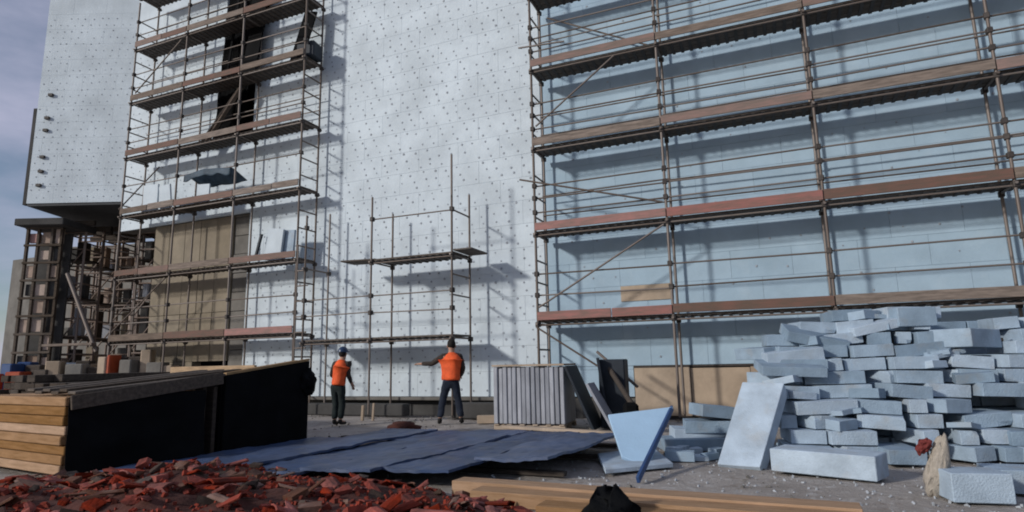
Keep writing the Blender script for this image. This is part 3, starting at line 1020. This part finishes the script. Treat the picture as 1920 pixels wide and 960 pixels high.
def fragment(seed, material, flat):
    rr = random.Random(seed)
    bm = bmesh.new()
    if flat:      # piece of a curved roof tile
        n_ = 5
        L_, W_ = rr.uniform(.12, .24), rr.uniform(.10, .18)
        top, bot = [], []
        for i in range(n_):
            a = (i / (n_ - 1) - 0.5) * 1.9
            x = W_ * math.sin(a) / 1.5
            z = W_ * (math.cos(a) - 0.55) / 1.5
            e0, e1 = rr.uniform(-.03, .03), rr.uniform(-.03, .03)
            top.append((bm.verts.new((x, -L_ / 2 + e0, z)), bm.verts.new((x, L_ / 2 + e1, z))))
            bot.append((bm.verts.new((x * .85, -L_ / 2 + e0, z - .02)), bm.verts.new((x * .85, L_ / 2 + e1, z - .02))))
        for i in range(n_ - 1):
            bm.faces.new((top[i][0], top[i + 1][0], top[i + 1][1], top[i][1]))
            bm.faces.new((bot[i][0], bot[i][1], bot[i + 1][1], bot[i + 1][0]))
            for s in (0, 1):
                bm.faces.new((top[i][s], bot[i][s], bot[i + 1][s], top[i + 1][s]))
        for i in (0, n_ - 1):
            bm.faces.new((top[i][0], top[i][1], bot[i][1], bot[i][0]))
    else:
        s = (rr.uniform(.08, .2), rr.uniform(.07, .13), rr.uniform(.05, .09))
        pts = [Vector((rr.uniform(-.5, .5) * s[0], rr.uniform(-.5, .5) * s[1], rr.uniform(-.5, .5) * s[2])) for _ in range(16)]
        pts += [Vector((a * s[0] * .45, b_ * s[1] * .45, c * s[2] * .45)) for a in (-1, 1) for b_ in (-1, 1) for c in (-1, 1) if rr.random() < .7]
        vs = [bm.verts.new(p) for p in pts]
        r = bmesh.ops.convex_hull(bm, input=vs)
        bmesh.ops.delete(bm, geom=[v for v in bm.verts if not v.link_faces], context='VERTS')
    bmesh.ops.recalc_face_normals(bm, faces=bm.faces[:])
    return finish(bm, 'fragment', material)


BRICKO = mat('dusty brown brick', (0.17, 0.085, 0.06), 0.95, 0.5, 5, 0.6, 22, 0.35, stain=(5, 0.5, (0.2, 0.17, 0.15)))
FR = [fragment(i, BRICKR, True) for i in range(5)] + [fragment(10 + i, BRICKR, False) for i in range(5)] + [fragment(20 + i, BRICKD, False) for i in range(5)] + [fragment(30 + i, BRICKO, i % 2 == 0) for i in range(4)]
rr = random.Random(77)
num = 0
while num < 290:
    x = HC.x + rr.uniform(-3.6, 3.6)
    y = HC.y + rr.uniform(-1.1, 1.95)
    h = heap(x, y)
    if h < 0.0:
        continue
    px, py, Z = project((x, y, h))
    if not (-40 < px < 1080 and py < 1010):
        continue
    me = FR[rr.choice([0, 1, 2, 3, 4, 0, 1, 2, 3, 4, 5, 6, 7, 8, 9, 10, 11, 12, 13, 15, 16, 17, 18, 15, 16, 17, 18])]
    red = me.materials[0] != BRICKD
    o = obj('tile_fragment' if red else 'stone_fragment', me, None, (x, y, h + rr.uniform(0.0, .05)), Euler((rr.uniform(-.45, .45), rr.uniform(-.45, .45), rr.uniform(0, 6.3))),
            (lambda q: (q * rr.uniform(.8, 1.1), q * rr.uniform(1.2, 2.2), q * .8))(rr.uniform(.5, .95)),
            label=('curved red roof tile piece' if me in FR[:5] else ('dusty brown brick piece' if me in FR[15:] else 'blocky red brick piece')) + ' lying in the foreground rubble heap' if red else 'dark broken stone lying in the foreground rubble heap',
            cat='tile fragment' if red else 'stone', group='red tile pieces in the rubble heap' if red else 'dark stones in the rubble heap')
    num += 1
bm = bmesh.new()
for k in range(2600):
    x = HC.x + rr.uniform(-3.6, 3.6)
    y = HC.y + rr.uniform(-1.4, 1.95)
    h = heap(x, y)
    if h < -0.01:
        continue
    s = rr.uniform(.015, .05)
    bm_box(bm, (s * rr.uniform(.6, 1.5), s, s * rr.uniform(.4, 1)), Matrix.Translation((x, y, h + s * .2)) @ Euler((rr.uniform(0, 3), rr.uniform(0, 3), rr.uniform(0, 3))).to_matrix().to_4x4())
obj('rubble_grit', finish(bm, 'grit', BRICKR), None, label='small red and brown grit covering the rubble heap', cat='rubble', kind='stuff')

# black crumpled bag close to the camera
bm = bmesh.new()
bmesh.ops.create_icosphere(bm, subdivisions=4, radius=1)
for v in bm.verts:
    n_ = noise.noise_vector(v.co * 1.7 + Vector((4, 0, 0))) * 0.42 + noise.noise_vector(v.co * 4.5) * 0.16
    v.co += n_
    v.co.z = max(-0.55, v.co.z)
    k = max(0, v.co.z)
    v.co.x *= 1 - 0.45 * k
    v.co.y *= 1 - 0.45 * k
bp_ = at_z(1150, 985, 0)
obj('black_bag', finish(bm, 'bag', BLACK, True), None, (bp_.x, bp_.y, 0.09), (0, 0, 0.4), (0.215, 0.2, 0.2), label='crumpled black bag on the ground at the bottom of the photo', cat='bag')

# ------------------------------------------------------------------ pallet with grey sheets on edge
P0, P1 = at_z(926, 806), at_z(1060, 808)
dp = (P1 - P0).normalized()
rp_ = math.atan2(dp.y, dp.x)
W = (P1 - P0).length
pal = empty('pallet', P0 + (P1 - P0) / 2, rp_, label='wooden pallet under the grey sheets beside the workers', cat='pallet')
for k in range(3):
    box('block_row', PLYW, (W, 0.1, 0.08), (0, 0.06 + k * 0.42, 0.045), pal)
for k in range(6):
    box('top_slat', PLYW, (0.1, 1.0, 0.022), (-W / 2 + 0.06 + k * (W - 0.12) / 5, 0.48, 0.097), pal)
n_ = 15
rr = random.Random(2)
for k in range(n_):
    w = W / n_
    x = -W / 2 + (k + .5) * w
    h = 1.05 + rr.uniform(-.015, .015)
    c = pal.location + Vector((math.cos(rp_) * x - math.sin(rp_) * 0.48, math.sin(rp_) * x + math.cos(rp_) * 0.48, 0.112 + h / 2))
    box('grey_sheet', GREYP, (w - 0.012, 0.94 + rr.uniform(-.05, .03), h), c, None, (0, 0, rp_), 0.012, label='grey ribbed sheet on edge on the pallet, %s of fifteen from the left' % (['first', 'second', 'third', 'fourth', 'fifth', 'sixth', 'seventh', 'eighth', 'ninth', 'tenth', 'eleventh', 'twelfth', 'thirteenth', 'fourteenth', 'last'][k]), cat='sheet', group='grey sheets on edge on the pallet')
top = box('cover_board', PLYW, (W + 0.04, 1.0, 0.035), pal.location + Vector((-math.sin(rp_) * .48, math.cos(rp_) * .48, 1.20)), None, (0, 0, rp_), label='thin wooden cover board on top of the grey sheets', cat='board')
# dark boards leaning beside it
rr = random.Random(6)
for k, (ox, lean, h, w, m, lb) in enumerate([(0.30, -0.40, 1.25, 0.9, NAVYB, 'near black board leaning against the right side of the pallet load'),
                                             (0.62, -0.12, 1.3, 0.55, NAVYB, 'dark board standing beside the leaning black board'),
                                             (0.72, -0.50, 0.95, 0.6, GREYP, 'grey board leaning low in front of the dark boards')]):
    c = P1 + dp * ox + Vector((-dp.y, dp.x, 0)) * (0.35 + 0.25 * k if k < 2 else 0.0)
    box('leaning_board', m, (0.05, w, h), c + Vector((0, 0, h / 2 * math.cos(lean) + 0.02)), None, (0, lean, rp_ + (0.2 if k == 1 else 0)), label=lb, cat='board')
bx = P1 + dp * 0.75 + Vector((-dp.y, dp.x, 0)) * 0.7
box('dark_crate', NAVYB, (0.5, 0.5, 1.28), bx + Vector((0.05, 0.1, 0.64)), None, (0, 0, rp_), 0.02, label='dark upright crate behind the leaning boards', cat='crate')
tube('pole', DARKW, at_y(1142, 690, -1.6), at_y(1205, 790, -2.3), 0.05, None, label='brown pole leaning right of the dark crate', cat='pole')
tube('pole', TUBE, at_y(1120, 660, -0.2), at_y(1195, 725, -1.2), 0.03, None, label='thin grey pole leaning above the brown pole', cat='pole')
box('black_bucket', BLACK, (0.26, 0.26, 0.28), at_y(1183, 770, -2.3), None, (0, 0, 0.3), 0.05, label='black tub at the foot of the leaning poles', cat='tub')

# ------------------------------------------------------------------ foam: leaning sheets, slabs and the big pile
FG = 'pale blue foam blocks in the big pile'


def at_plane(px, py, a, b_, c):
    n_ = (b_ - a).cross(c - a)
    d = ray(px, py)
    return CAM + d * ((a - CAM).dot(n_) / d.dot(n_))


def quad_slab(name, p, th, material, **kw):
    """slab whose front face has the four given corners"""
    p = [Vector(q) for q in p]
    nrm = (p[1] - p[0]).cross(p[3] - p[0]).normalized()
    if nrm.dot(CAM - p[0]) < 0:
        nrm = -nrm
    c = sum(p, Vector()) / 4
    bm = bmesh.new()
    f = [bm.verts.new(q - c) for q in p]
    k = [bm.verts.new(q - c - nrm * th) for q in p]
    bm.faces.new(f)
    bm.faces.new(k[::-1])
    for i in range(4):
        j = (i + 1) % 4
        bm.faces.new((f[i], k[i], k[j], f[j]))
    bmesh.ops.recalc_face_normals(bm, faces=bm.faces[:])
    bmesh.ops.bevel(bm, geom=bm.edges[:], offset=0.006, segments=1, affect='EDGES')
    return obj(name, finish(bm, name, material), None, c, **kw)


# triangular looking blue sheet, tipped up on its corner
s1, s2, s3 = at_y(1140, 777, -5.3), at_y(1262, 762, -4.95), at_z(1215, 874, 0.02)
quad_slab('foam_sheet', [s1, s2, s3, at_plane(1166, 856, s1, s2, s3)], 0.05, FOAML,
          label='bright blue foam sheet tipped up beside the blue sheets', cat='foam sheet')
quad_slab('foam_sheet', [at_z(1120, 850, 0.07), at_z(1225, 838, 0.07), at_z(1262, 868, 0.07), at_z(1135, 880, 0.07)], 0.05, FOAM,
          label='pale foam sheet lying flat under the tipped bright blue sheet', cat='foam sheet')
a = at_y(1260, 765, -4.9)
b_ = at_z(1196, 900, 0.03)
d = b_ - a
obj('blue_batten', box_mesh((0.035, 0.07, d.length), BLUES, 0.004), None, (a + b_) / 2, Vector((0, 0, 1)).rotation_difference(d.normalized()), label='dark blue batten leaning along the edge of the bright foam sheet', cat='batten')
# tall tilted slab
s1, s2, s3 = at_z(1345, 870, 0.02), at_z(1425, 876, 0.02), at_y(1470, 718, -4.75)
quad_slab('foam_offcut', [s1, s2, s3, at_plane(1392, 716, s1, s2, s3)], 0.22, FOAM,
          label='tall pale blue foam slab standing tilted in front of the pile', cat='foam slab')
# slab lying flat at the front
rr = random.Random(9)
sl = at_z(1556, 895, 0)
obj('foam_offcut', rough_slab((1.05, 0.42, 0.24), FOAM, 3, 1, 0.003), None, (sl.x, sl.y + 0.15, 0.135), (0, 0, math.radians(-22)), label='long pale foam slab lying on the ground in front of the pile', cat='foam slab')
sl = at_z(1838, 945, 0)
obj('foam_offcut', rough_slab((0.46, 0.36, 0.24), FOAM, 4, 1, 0.003), None, (sl.x, sl.y + 0.15, 0.13), (0, 0, math.radians(10)), label='short foam slab on the ground at the bottom right corner', cat='foam slab')
sl = at_z(1905, 930, 0)
obj('foam_offcut', rough_slab((0.7, 0.4, 0.2), FOAM, 14, 1, 0.003), None, (sl.x + .2, sl.y + 0.25, 0.11), (0, 0, math.radians(4)), label='foam slab at the right edge behind the short one', cat='foam slab')
for k, (px, py, L_, z, ry, lb) in enumerate([(1330, 800, 0.75, 0.22, 0.0, 'foam slab lying behind the tall tilted slab, upper one'), (1310, 830, 0.8, 0.1, 0.05, 'foam slab lying behind the tall tilted slab, middle one'),
                                             (1300, 850, 0.9, 0.0, 0.0, 'foam slab lying left of the tall tilted slab on the ground'), (1335, 770, 0.55, 0.42, 0.12, 'foam offcut on top behind the tall tilted slab')]):
    g_ = at_y(px, py, -4.3 + 0.25 * k * 0)
    obj('foam_offcut', rough_slab((L_, 0.5, 0.16), FOAM, 40 + k, 1, 0.004), None, (g_.x, -4.0 - 0.2 * (k == 2), 0.1 + z), (0, ry, 0.2 + 0.1 * k), label=lb, cat='foam slab', group='foam slabs behind the tilted one')

ang = math.radians(14)
e1 = Vector((math.cos(ang), math.sin(ang), 0))
e2 = Vector((-math.sin(ang), math.cos(ang), 0))
PB = Vector((4.95, -5.15, 0))
rr = random.Random(41)
CRS = ['bottom', 'second', 'third', 'fourth', 'fifth', 'sixth', 'seventh', 'eighth', 'ninth', 'tenth', 'top']
ORD = ['first', 'second', 'third', 'fourth', 'fifth', 'sixth', 'seventh', 'eighth', 'ninth', 'tenth', 'eleventh', 'twelfth', 'thirteenth', 'fourteenth', 'fifteenth']
z = 0.0
starts = [0.12, 0.22, 0.15, 0.30, 0.12, 0.05, 0.2, 0.0, 0.3, 0.75, 1.3]
ends = [4.2, 4.2, 4.3, 4.4, 4.4, 4.5, 4.5, 4.6, 4.6, 4.0, 2.2]
for c in range(11):
    h = 0.172
    s = starts[c]
    i = 0
    while s < ends[c]:
        ln = rr.choice([0.2, 0.3, 0.42, 0.5, 0.52, 0.55, 0.55, 0.75])
        if rr.random() < 0.30 and i > 0 and c < 10:
            s += rr.choice([0.12, 0.25, 0.4])
            continue
        dep = 0.62
        back = 0.155 * c + rr.uniform(-.12, .12)
        ctr = PB + e1 * (s + ln / 2) + e2 * (back + dep / 2) + Vector((0, 0, z + h / 2 + 0.02 + rr.uniform(0, .004)))
        me = rough_slab((ln - 0.012, dep, h - 0.012), FOAM, rr.randint(0, 400), 2, 0.004, corner=0.05 if rr.random() < .2 else 0)
        obj('foam_block', me, None, ctr, Euler((rr.uniform(-.02, .02), rr.choice([rr.uniform(-.03, .03), rr.uniform(-.03, .03), rr.uniform(-.1, .1)]), ang + rr.choice([rr.uniform(-.12, .12), rr.uniform(-.12, .12), rr.uniform(-.5, .5)]))),
            label='pale blue foam block, %s from the left in the %s course of the pile' % (ORD[min(i, 13)], CRS[c]), cat='foam block', group=FG)
        i += 1
        s += ln + rr.choice([0.0, 0.02, 0.05])
    # backing blocks set deeper
    s = starts[c] + 0.3
    i = 0
    while s < ends[c]:
        ln = 1.2
        ctr = PB + e1 * (s + ln / 2) + e2 * (0.155 * c + 1.3) + Vector((0, 0, z + h / 2 + 0.02))
        if c < 10:
            obj('foam_block', box_mesh((ln - 0.02, 0.6, h - 0.012), FOAM, 0.008), None, ctr, Euler((0, 0, ang)),
                label='long foam block behind the front ones, %s from the left in the %s course' % (ORD[i], CRS[c]), cat='foam block', group='foam blocks at the back of the pile')
        i += 1
        s += ln
    z += h
# loose tilted pieces on and beside the pile
for k, (px, py, y, L_, h, rx, ry, rz, lb) in enumerate([
        (1480, 668, -3.9, 0.75, 0.2, 0.1, -0.10, 0.3, 'tilted foam piece sticking out at the upper left of the pile'),
        (1525, 632, -3.6, 0.8, 0.14, 0.3, 0.22, 0.25, 'thin foam piece tilted down on the upper left of the pile'),
        (1640, 610, -3.3, 0.8, 0.12, 0.1, -0.2, 0.3, 'thin foam piece sloping up near the top of the pile'),
        (1702, 596, -3.2, 0.5, 0.26, 0.0, 0.0, 0.3, 'pale foam block crowning the pile'),
        (1810, 635, -3.3, 0.75, 0.24, 0.0, 0.02, 0.9, 'foam block turned end on near the top right of the pile'),
        (1480, 690, -4.2, 0.8, 0.12, 0.2, 0.05, 0.25, 'flat foam piece under the tilted one at the upper left')]):
    p = at_y(px, py, y)
    obj('foam_piece', rough_slab((L_, 0.5, h), FOAM, 60 + k, 1, 0.005), None, p, Euler((rx, ry, rz)), label=lb, cat='foam block', group='loose foam pieces on the pile')
box('dark_plank', DARKW, (1.1, 0.1, 0.07), at_y(1725, 640, -3.2), None, (0, 0, 0.25), label='dark plank lying across the top of the pile, left one', cat='plank')
box('dark_plank', DARKW, (1.1, 0.1, 0.05), at_y(1905, 636, -2.6), None, (0, 0, 0.25), label='dark plank lying across the top of the pile at the right edge', cat='plank')

rr = random.Random(52)
for k in range(26):
    c = rr.randint(1, 10)
    s = rr.uniform(starts[c], ends[c])
    ln, hh, dd = rr.uniform(.2, .5), rr.choice([0.06, 0.09, 0.12]), rr.uniform(.15, .3)
    ctr = PB + e1 * s + e2 * (0.155 * c - 0.02) + Vector((0, 0, c * 0.172 + 0.03 + hh / 2))
    obj('foam_scrap', rough_slab((ln, dd, hh), FOAM, 200 + k, 1, 0.004), None, ctr, Euler((rr.uniform(-.15, .15), rr.uniform(-.2, .2), ang + rr.uniform(-.9, .9))),
        label='thin foam scrap lying loose on a ledge of the foam pile', cat='foam scrap', group='loose foam scraps on the pile')
for k in range(20):
    g_ = at_z(rr.uniform(1255, 1490), rr.uniform(835, 880), 0)
    ln, hh, dd = rr.uniform(.1, .38), rr.choice([0.05, 0.08, 0.12]), rr.uniform(.1, .22)
    obj('foam_scrap', rough_slab((ln, dd, hh), FOAM, 240 + k, 1, 0.004), None, (g_.x, g_.y, hh / 2), Euler((rr.uniform(-.05, .05), rr.uniform(-.1, .1), rr.uniform(0, 3))),
        label='small foam scrap on the ground around the tall tilted slab', cat='foam scrap', group='foam scraps on the ground by the tilted slab')
NUM = ['first', 'second', 'third', 'fourth', 'fifth', 'sixth', 'seventh', 'eighth', 'ninth', 'tenth', 'eleventh', 'twelfth', 'thirteenth', 'fourteenth', 'fifteenth', 'sixteenth', 'seventeenth',
       'eighteenth', 'nineteenth', 'twentieth', 'twenty-first', 'twenty-second', 'twenty-third', 'twenty-fourth', 'twenty-fifth', 'twenty-sixth']
for grp in ('loose foam scraps on the pile', 'foam scraps on the ground by the tilted slab'):
    mem = sorted((o for o in COL.objects if o.get('group') == grp), key=lambda o: project(o.location)[0])
    for i, o in enumerate(mem):
        o['label'] = o['label'] + ', %s from the left' % NUM[i]
# cream sack with red print in front of the pile
bm = bmesh.new()
bmesh.ops.create_icosphere(bm, subdivisions=4, radius=1)
for v in bm.verts:
    n_ = noise.noise_vector(v.co * 1.8 + Vector((9, 2, 0))) * 0.3 + noise.noise_vector(v.co * 5) * 0.13
    v.co = Vector((v.co.x, v.co.y, v.co.z)) + n_
    t = (v.co.z + 1) / 2
    v.co.x *= 1.1 - 0.55 * t
    v.co.y *= 1.0 - 0.45 * t
sk = at_z(1772, 935, 0)
obj('sack', finish(bm, 'sack', CREAM, True), None, (sk.x, sk.y + 0.1, 0.25), (0.12, 0.2, 0.2), (0.11, 0.10, 0.28), label='cream coloured crumpled sack slumped against the foam pile', cat='sack')
bm = bmesh.new()
bmesh.ops.create_icosphere(bm, subdivisions=4, radius=1)
for v in bm.verts:
    v.co += noise.noise_vector(v.co * 2.3) * 0.45 + noise.noise_vector(v.co * 6) * 0.14
obj('red_rag', finish(bm, 'rag', REDP, True), None, (sk.x - 0.10, sk.y + 0.06, 0.43), (0.3, 0.5, 0), (0.05, 0.045, 0.075), label='small red rag hanging on the cream sack', cat='rag')

# crumbs, offcuts and grit on the ground
rr = random.Random(15)
bm = bmesh.new()
bm2 = bmesh.new()
for k in range(700):
    x, y = rr.uniform(1.8, 8.5), rr.uniform(-8.2, -4.0)
    s = rr.uniform(.006, .022)
    M = Matrix.Translation((x, y, gz(x, y) + s * .3)) @ Euler((rr.uniform(0, 3), rr.uniform(0, 3), rr.uniform(0, 3))).to_matrix().to_4x4()
    bm_box(bm, (s * 1.6, s, s * .7), M)
for k in range(2600):
    x, y = rr.uniform(-7, 6), rr.uniform(-8, 0.6)
    if noise.noise(Vector((x * 0.9, y * 0.9, 4))) < 0.12:
        continue
    s = rr.uniform(.008, .045) * rr.uniform(.4, 1)
    M = Matrix.Translation((x, y, gz(x, y) + s * .2)) @ Euler((rr.uniform(0, 3), rr.uniform(0, 3), rr.uniform(0, 3))).to_matrix().to_4x4()
    bm_box(bm2, (s * 1.6, s, s * .7), M)
obj('foam_crumbs', finish(bm, 'crumbs', CRUMB), None, label='tiny pale foam crumbs scattered on the ground by the pile', cat='crumbs', kind='stuff')
obj('ground_grit', finish(bm2, 'grit', GREYC), None, label='small grey stones scattered on the ground', cat='grit', kind='stuff')
bm = bmesh.new()
bmesh.ops.create_icosphere(bm, subdivisions=3, radius=1)
for v in bm.verts:
    v.co += noise.noise_vector(v.co * 2.2) * 0.35
    v.co.z = max(-.3, v.co.z)
so = at_z(745, 812, 0)
obj('soil_heap', finish(bm, 'soil', EARTH, True), None, (so.x, so.y + .2, 0.03), None, (0.38, 0.25, 0.16), label='small dark soil heap between the two workers', cat='soil heap')
for k, (px, py, w, h, m, lb) in enumerate([(680, 775, 0.06, 0.35, PLYW, 'short pale stake left of the small scaffold foot'), (700, 775, 0.05, 0.4, PLYW, 'short pale stake right of its twin at the scaffold foot')]):
    p = at_y(px, py, -1.2)
    box('stake', m, (w, w, h), (p.x, p.y, h / 2), None, (0.05, 0.08, 0.2), label=lb, cat='stake')
box('timber_offcut', PLYW, (0.4, 0.2, 0.16), at_z(905, 795) + Vector((0, .2, .08)), None, (0, 0, .4), label='pale timber offcut on the ground left of the pallet', cat='offcut')
box('concrete_block', DARKC, (3.2, 0.35, 0.3), (-5.2, 0.1, 0.15), None, (0, 0, 0), 0.03, label='dark low concrete kerb at the wall foot behind the left worker', cat='kerb')
box('concrete_block', DARKC, (2.3, 0.35, 0.36), (-0.9, -0.2, 0.18), None, (0, 0, 0), 0.03, label='dark low concrete kerb at the wall foot behind the right worker', cat='kerb')


# ------------------------------------------------------------------ workers
FOLD = bpy.data.textures.new('folds', 'CLOUDS')
FOLD.noise_scale = 0.11
FOLD.noise_depth = 2


def skin_mesh(name, verts, edges, radii, material, parent, root=0, sub=2):
    me = bpy.data.meshes.new(name)
    me.from_pydata([Vector(v) for v in verts], edges, [])
    o = bpy.data.objects.new(name, me)
    COL.objects.link(o)
    o.parent = parent
    sm = o.modifiers.new('Skin', 'SKIN')
    sm.use_smooth_shade = True
    lay = me.skin_vertices[0].data if me.skin_vertices else None
    for i, r in enumerate(radii):
        lay[i].radius = r if isinstance(r, tuple) else (r, r)
        lay[i].use_root = (i == root)
    ss = o.modifiers.new('Sub', 'SUBSURF')
    ss.levels = sub
    ss.render_levels = sub
    if name in ('vest', 'jacket', 'trousers'):
        dm = o.modifiers.new('Folds', 'DISPLACE')
        dm.texture = FOLD
        dm.strength = 0.03
        dm.mid_level = 0.5
        dm.texture_coords = 'LOCAL'
    me.materials.append(material)
    return o


def person(loc, rz, label, sc, larm, rarm, lfoot, rfoot, lean, trou, helmet):
    P = empty('person', loc, rz, label=label, cat='person', group='workers in orange vests')
    P.scale = (sc, sc, sc)
    lx, ly = lean
    hip = (0, 0, 0.95)
    chest = (lx * .6, ly * .6, 1.34)
    neck = (lx, ly, 1.50)
    head0 = (lx, ly + .02, 1.60)
    head1 = (lx, ly + .03, 1.71)
    V = [hip, (lx * .3, ly * .3, 1.14), chest, neck, head0, head1]
    E_ = [(0, 1), (1, 2), (2, 3), (3, 4), (4, 5)]
    Rr = [(.14, .10), (.135, .095), (.14, .10), .055, (.075, .09), (.07, .082)]

    def add(pts, rs, start):
        p_ = start
        ids = []
        for q_, r_ in zip(pts, rs):
            V.append(q_)
            Rr.append(r_)
            E_.append((p_, len(V) - 1))
            p_ = len(V) - 1
            ids.append(p_)
        return ids

    legs = []
    for sx, ft in ((-1, lfoot), (1, rfoot)):
        kn = (sx * .1 + (ft[0] - sx * .1) * .5, ft[1] * .5 + .04, .50)
        add([(sx * .095, 0, .86), kn, (ft[0], ft[1] - .02, .09), (ft[0] + .03 * sx, ft[1] + .14, .035)], [.085, .058, .042, .036], 0)
        legs.append((sx, kn, ft))
    arms = []
    for sx, (el, wr) in ((-1, larm), (1, rarm)):
        sh = (lx * .8 + sx * .185, ly * .7, 1.42)
        ids = add([sh, el, wr], [.048, .042, .032], 2)
        d = (Vector(wr) - Vector(el)).normalized()
        side = d.cross(Vector((0, 0, 1)))
        side = side.normalized() if side.length > .1 else Vector((0, 1, 0))
        palm = Vector(wr) + d * .07
        pi = add([palm], [(.034, .018)], ids[-1])[0]
        for f in range(4):
            b0 = palm + side * (f - 1.5) * .019 + d * .02
            L_ = (.06, .075, .07, .055)[f]
            add([b0 + d * L_ * .5, b0 + d * L_ * .8 + Vector((0, 0, -.025))], [.0095, .008], pi)
        add([Vector(wr) + d * .04 + side * .045, Vector(wr) + d * .08 + side * .06], [.011, .009], ids[-1])
        arms.append((sh, el, wr))
    skin_mesh('body', V, E_, Rr, SKIN, P)
    # trousers
    V2 = [(0, 0, 1.0), (0, 0, .93)]
    E2 = [(0, 1)]
    R2 = [(.165, .125), (.165, .125)]
    for sx, kn, ft in legs:
        b0 = len(V2)
        V2 += [(sx * .095, 0, .82), kn, (ft[0], ft[1] - .02, .12)]
        E2 += [(1, b0), (b0, b0 + 1), (b0 + 1, b0 + 2)]
        R2 += [.102, .082, .075]
    skin_mesh('trousers', V2, E2, R2, trou, P)
    # jacket with sleeves
    V3 = [(lx * .1, ly * .1, .98), (lx * .3, ly * .3, 1.14), (lx * .6, ly * .6, 1.34), (lx * .9, ly * .9, 1.47)]
    E3 = [(0, 1), (1, 2), (2, 3)]
    R3 = [(.16, .12), (.16, .12), (.175, .125), (.075, .075)]
    for sh, el, wr in arms:
        b0 = len(V3)
        V3 += [sh, el, tuple(Vector(el).lerp(Vector(wr), .93))]
        E3 += [(2, b0), (b0, b0 + 1), (b0 + 1, b0 + 2)]
        R3 += [.075, .058, .046]
    skin_mesh('jacket', V3, E3, R3, JACK, P, 1)
    # vest
    V4 = [(0, 0, .90), (lx * .3, ly * .3, 1.14), (lx * .6, ly * .6, 1.33), (lx * .7, ly * .7, 1.40), (lx * .8, ly * .8, 1.45), (lx * .95, ly * .95, 1.51)]
    R4_ = [(.25, .18), (.235, .17), (.255, .172), (.245, .16), (.185, .125), (.085, .08)]
    skin_mesh('vest', V4, [(0, 1), (1, 2), (2, 3), (3, 4), (4, 5)], R4_, ORANGE, P, 1)
    for sx, kn, ft in legs:
        skin_mesh('boot', [(ft[0], ft[1] - .03, .15), (ft[0], ft[1] - .03, .05), (ft[0] + .02 * sx, ft[1] + .1, .042), (ft[0] + .03 * sx, ft[1] + .17, .036)],
                  [(0, 1), (1, 2), (2, 3)], [.058, .05, .046, .034], BOOT, P)
    hc = Vector((lx, ly + .025, 1.665))
    bm = bmesh.new()
    bmesh.ops.create_uvsphere(bm, u_segments=20, v_segments=14, radius=1)
    bmesh.ops.delete(bm, geom=[v for v in bm.verts if v.co.z < (-.05 if helmet else (-.85 if v.co.y < .15 else .1))], context='VERTS')
    for v in bm.verts:
        v.co = Vector((v.co.x * (.112 if helmet else .092), v.co.y * (.135 if helmet else .105), v.co.z * (.13 if helmet else .115)))
        if not helmet:
            v.co += noise.noise_vector(v.co * 30) * .006
            if v.co.y > .06 and v.co.z < .03:
                v.co.y = .06
    hat = obj('helmet' if helmet else 'hair', finish(bm, 'hat', HELM if helmet else HAIR, True), P, hc + Vector((0, -.01, .025 if helmet else .02)))
    if helmet:
        bm = bmesh.new()
        bmesh.ops.create_cone(bm, cap_ends=True, segments=24, radius1=.135, radius2=.12, depth=.02, matrix=Matrix.Translation((0, .02, 0)))
        obj('brim', finish(bm, 'brim', HELM, True), hat)
        bm = bmesh.new()
        bmesh.ops.create_uvsphere(bm, u_segments=14, v_segments=10, radius=1)
        for v in bm.verts:
            v.co = Vector((v.co.x * .09, v.co.y * .085 - .02, v.co.z * .10))
        obj('hair', finish(bm, 'hair', HAIR, True), P, hc + Vector((0, -.015, -.01)))
    for sx in (-1, 1):
        bm = bmesh.new()
        bmesh.ops.create_uvsphere(bm, u_segments=8, v_segments=6, radius=1)
        obj('ear', finish(bm, 'ear', SKIN, True), P, hc + Vector((sx * .088, 0, -.03)), None, (.014, .022, .034))
        bm = bmesh.new()
        bmesh.ops.create_uvsphere(bm, u_segments=8, v_segments=6, radius=1)
        obj('eye', finish(bm, 'eye', HAIR, True), P, hc + Vector((sx * .034, .082, -.015)), None, (.012, .008, .008))
    bm = bmesh.new()
    bmesh.ops.create_cone(bm, cap_ends=True, segments=6, radius1=.02, radius2=.008, depth=.05)
    obj('nose', finish(bm, 'nose', SKIN, True), P, hc + Vector((0, .095, -.035)), (.25, 0, 0))
    bm = bmesh.new()
    bm_box(bm, (.05, .01, .012))
    obj('mouth', finish(bm, 'mouth', REDP), P, hc + Vector((0, .086, -.075)))
    return P


person((-1.48, -1.49, 0), math.radians(27), 'dark haired worker in orange vest with legs apart and arm stretched left', 1.0,
       ((-.40, .12, 1.27), (-.66, .24, 1.27)), ((.27, -.02, 1.14), (.20, .16, .98)), (-.23, 0, 0), (.22, 0.02, 0), (0.02, .03), TROU, False)
person((-3.9, -2.19, 0), math.radians(2), 'shorter worker in orange vest and dark blue helmet beside the black panels', 0.93,
       ((-.24, .05, 1.14), (-.16, .26, 1.05)), ((.25, .04, 1.15), (.24, .2, .93)), (-.06, 0, 0), (.08, .03, 0), (0.06, .06), TROU2, True)
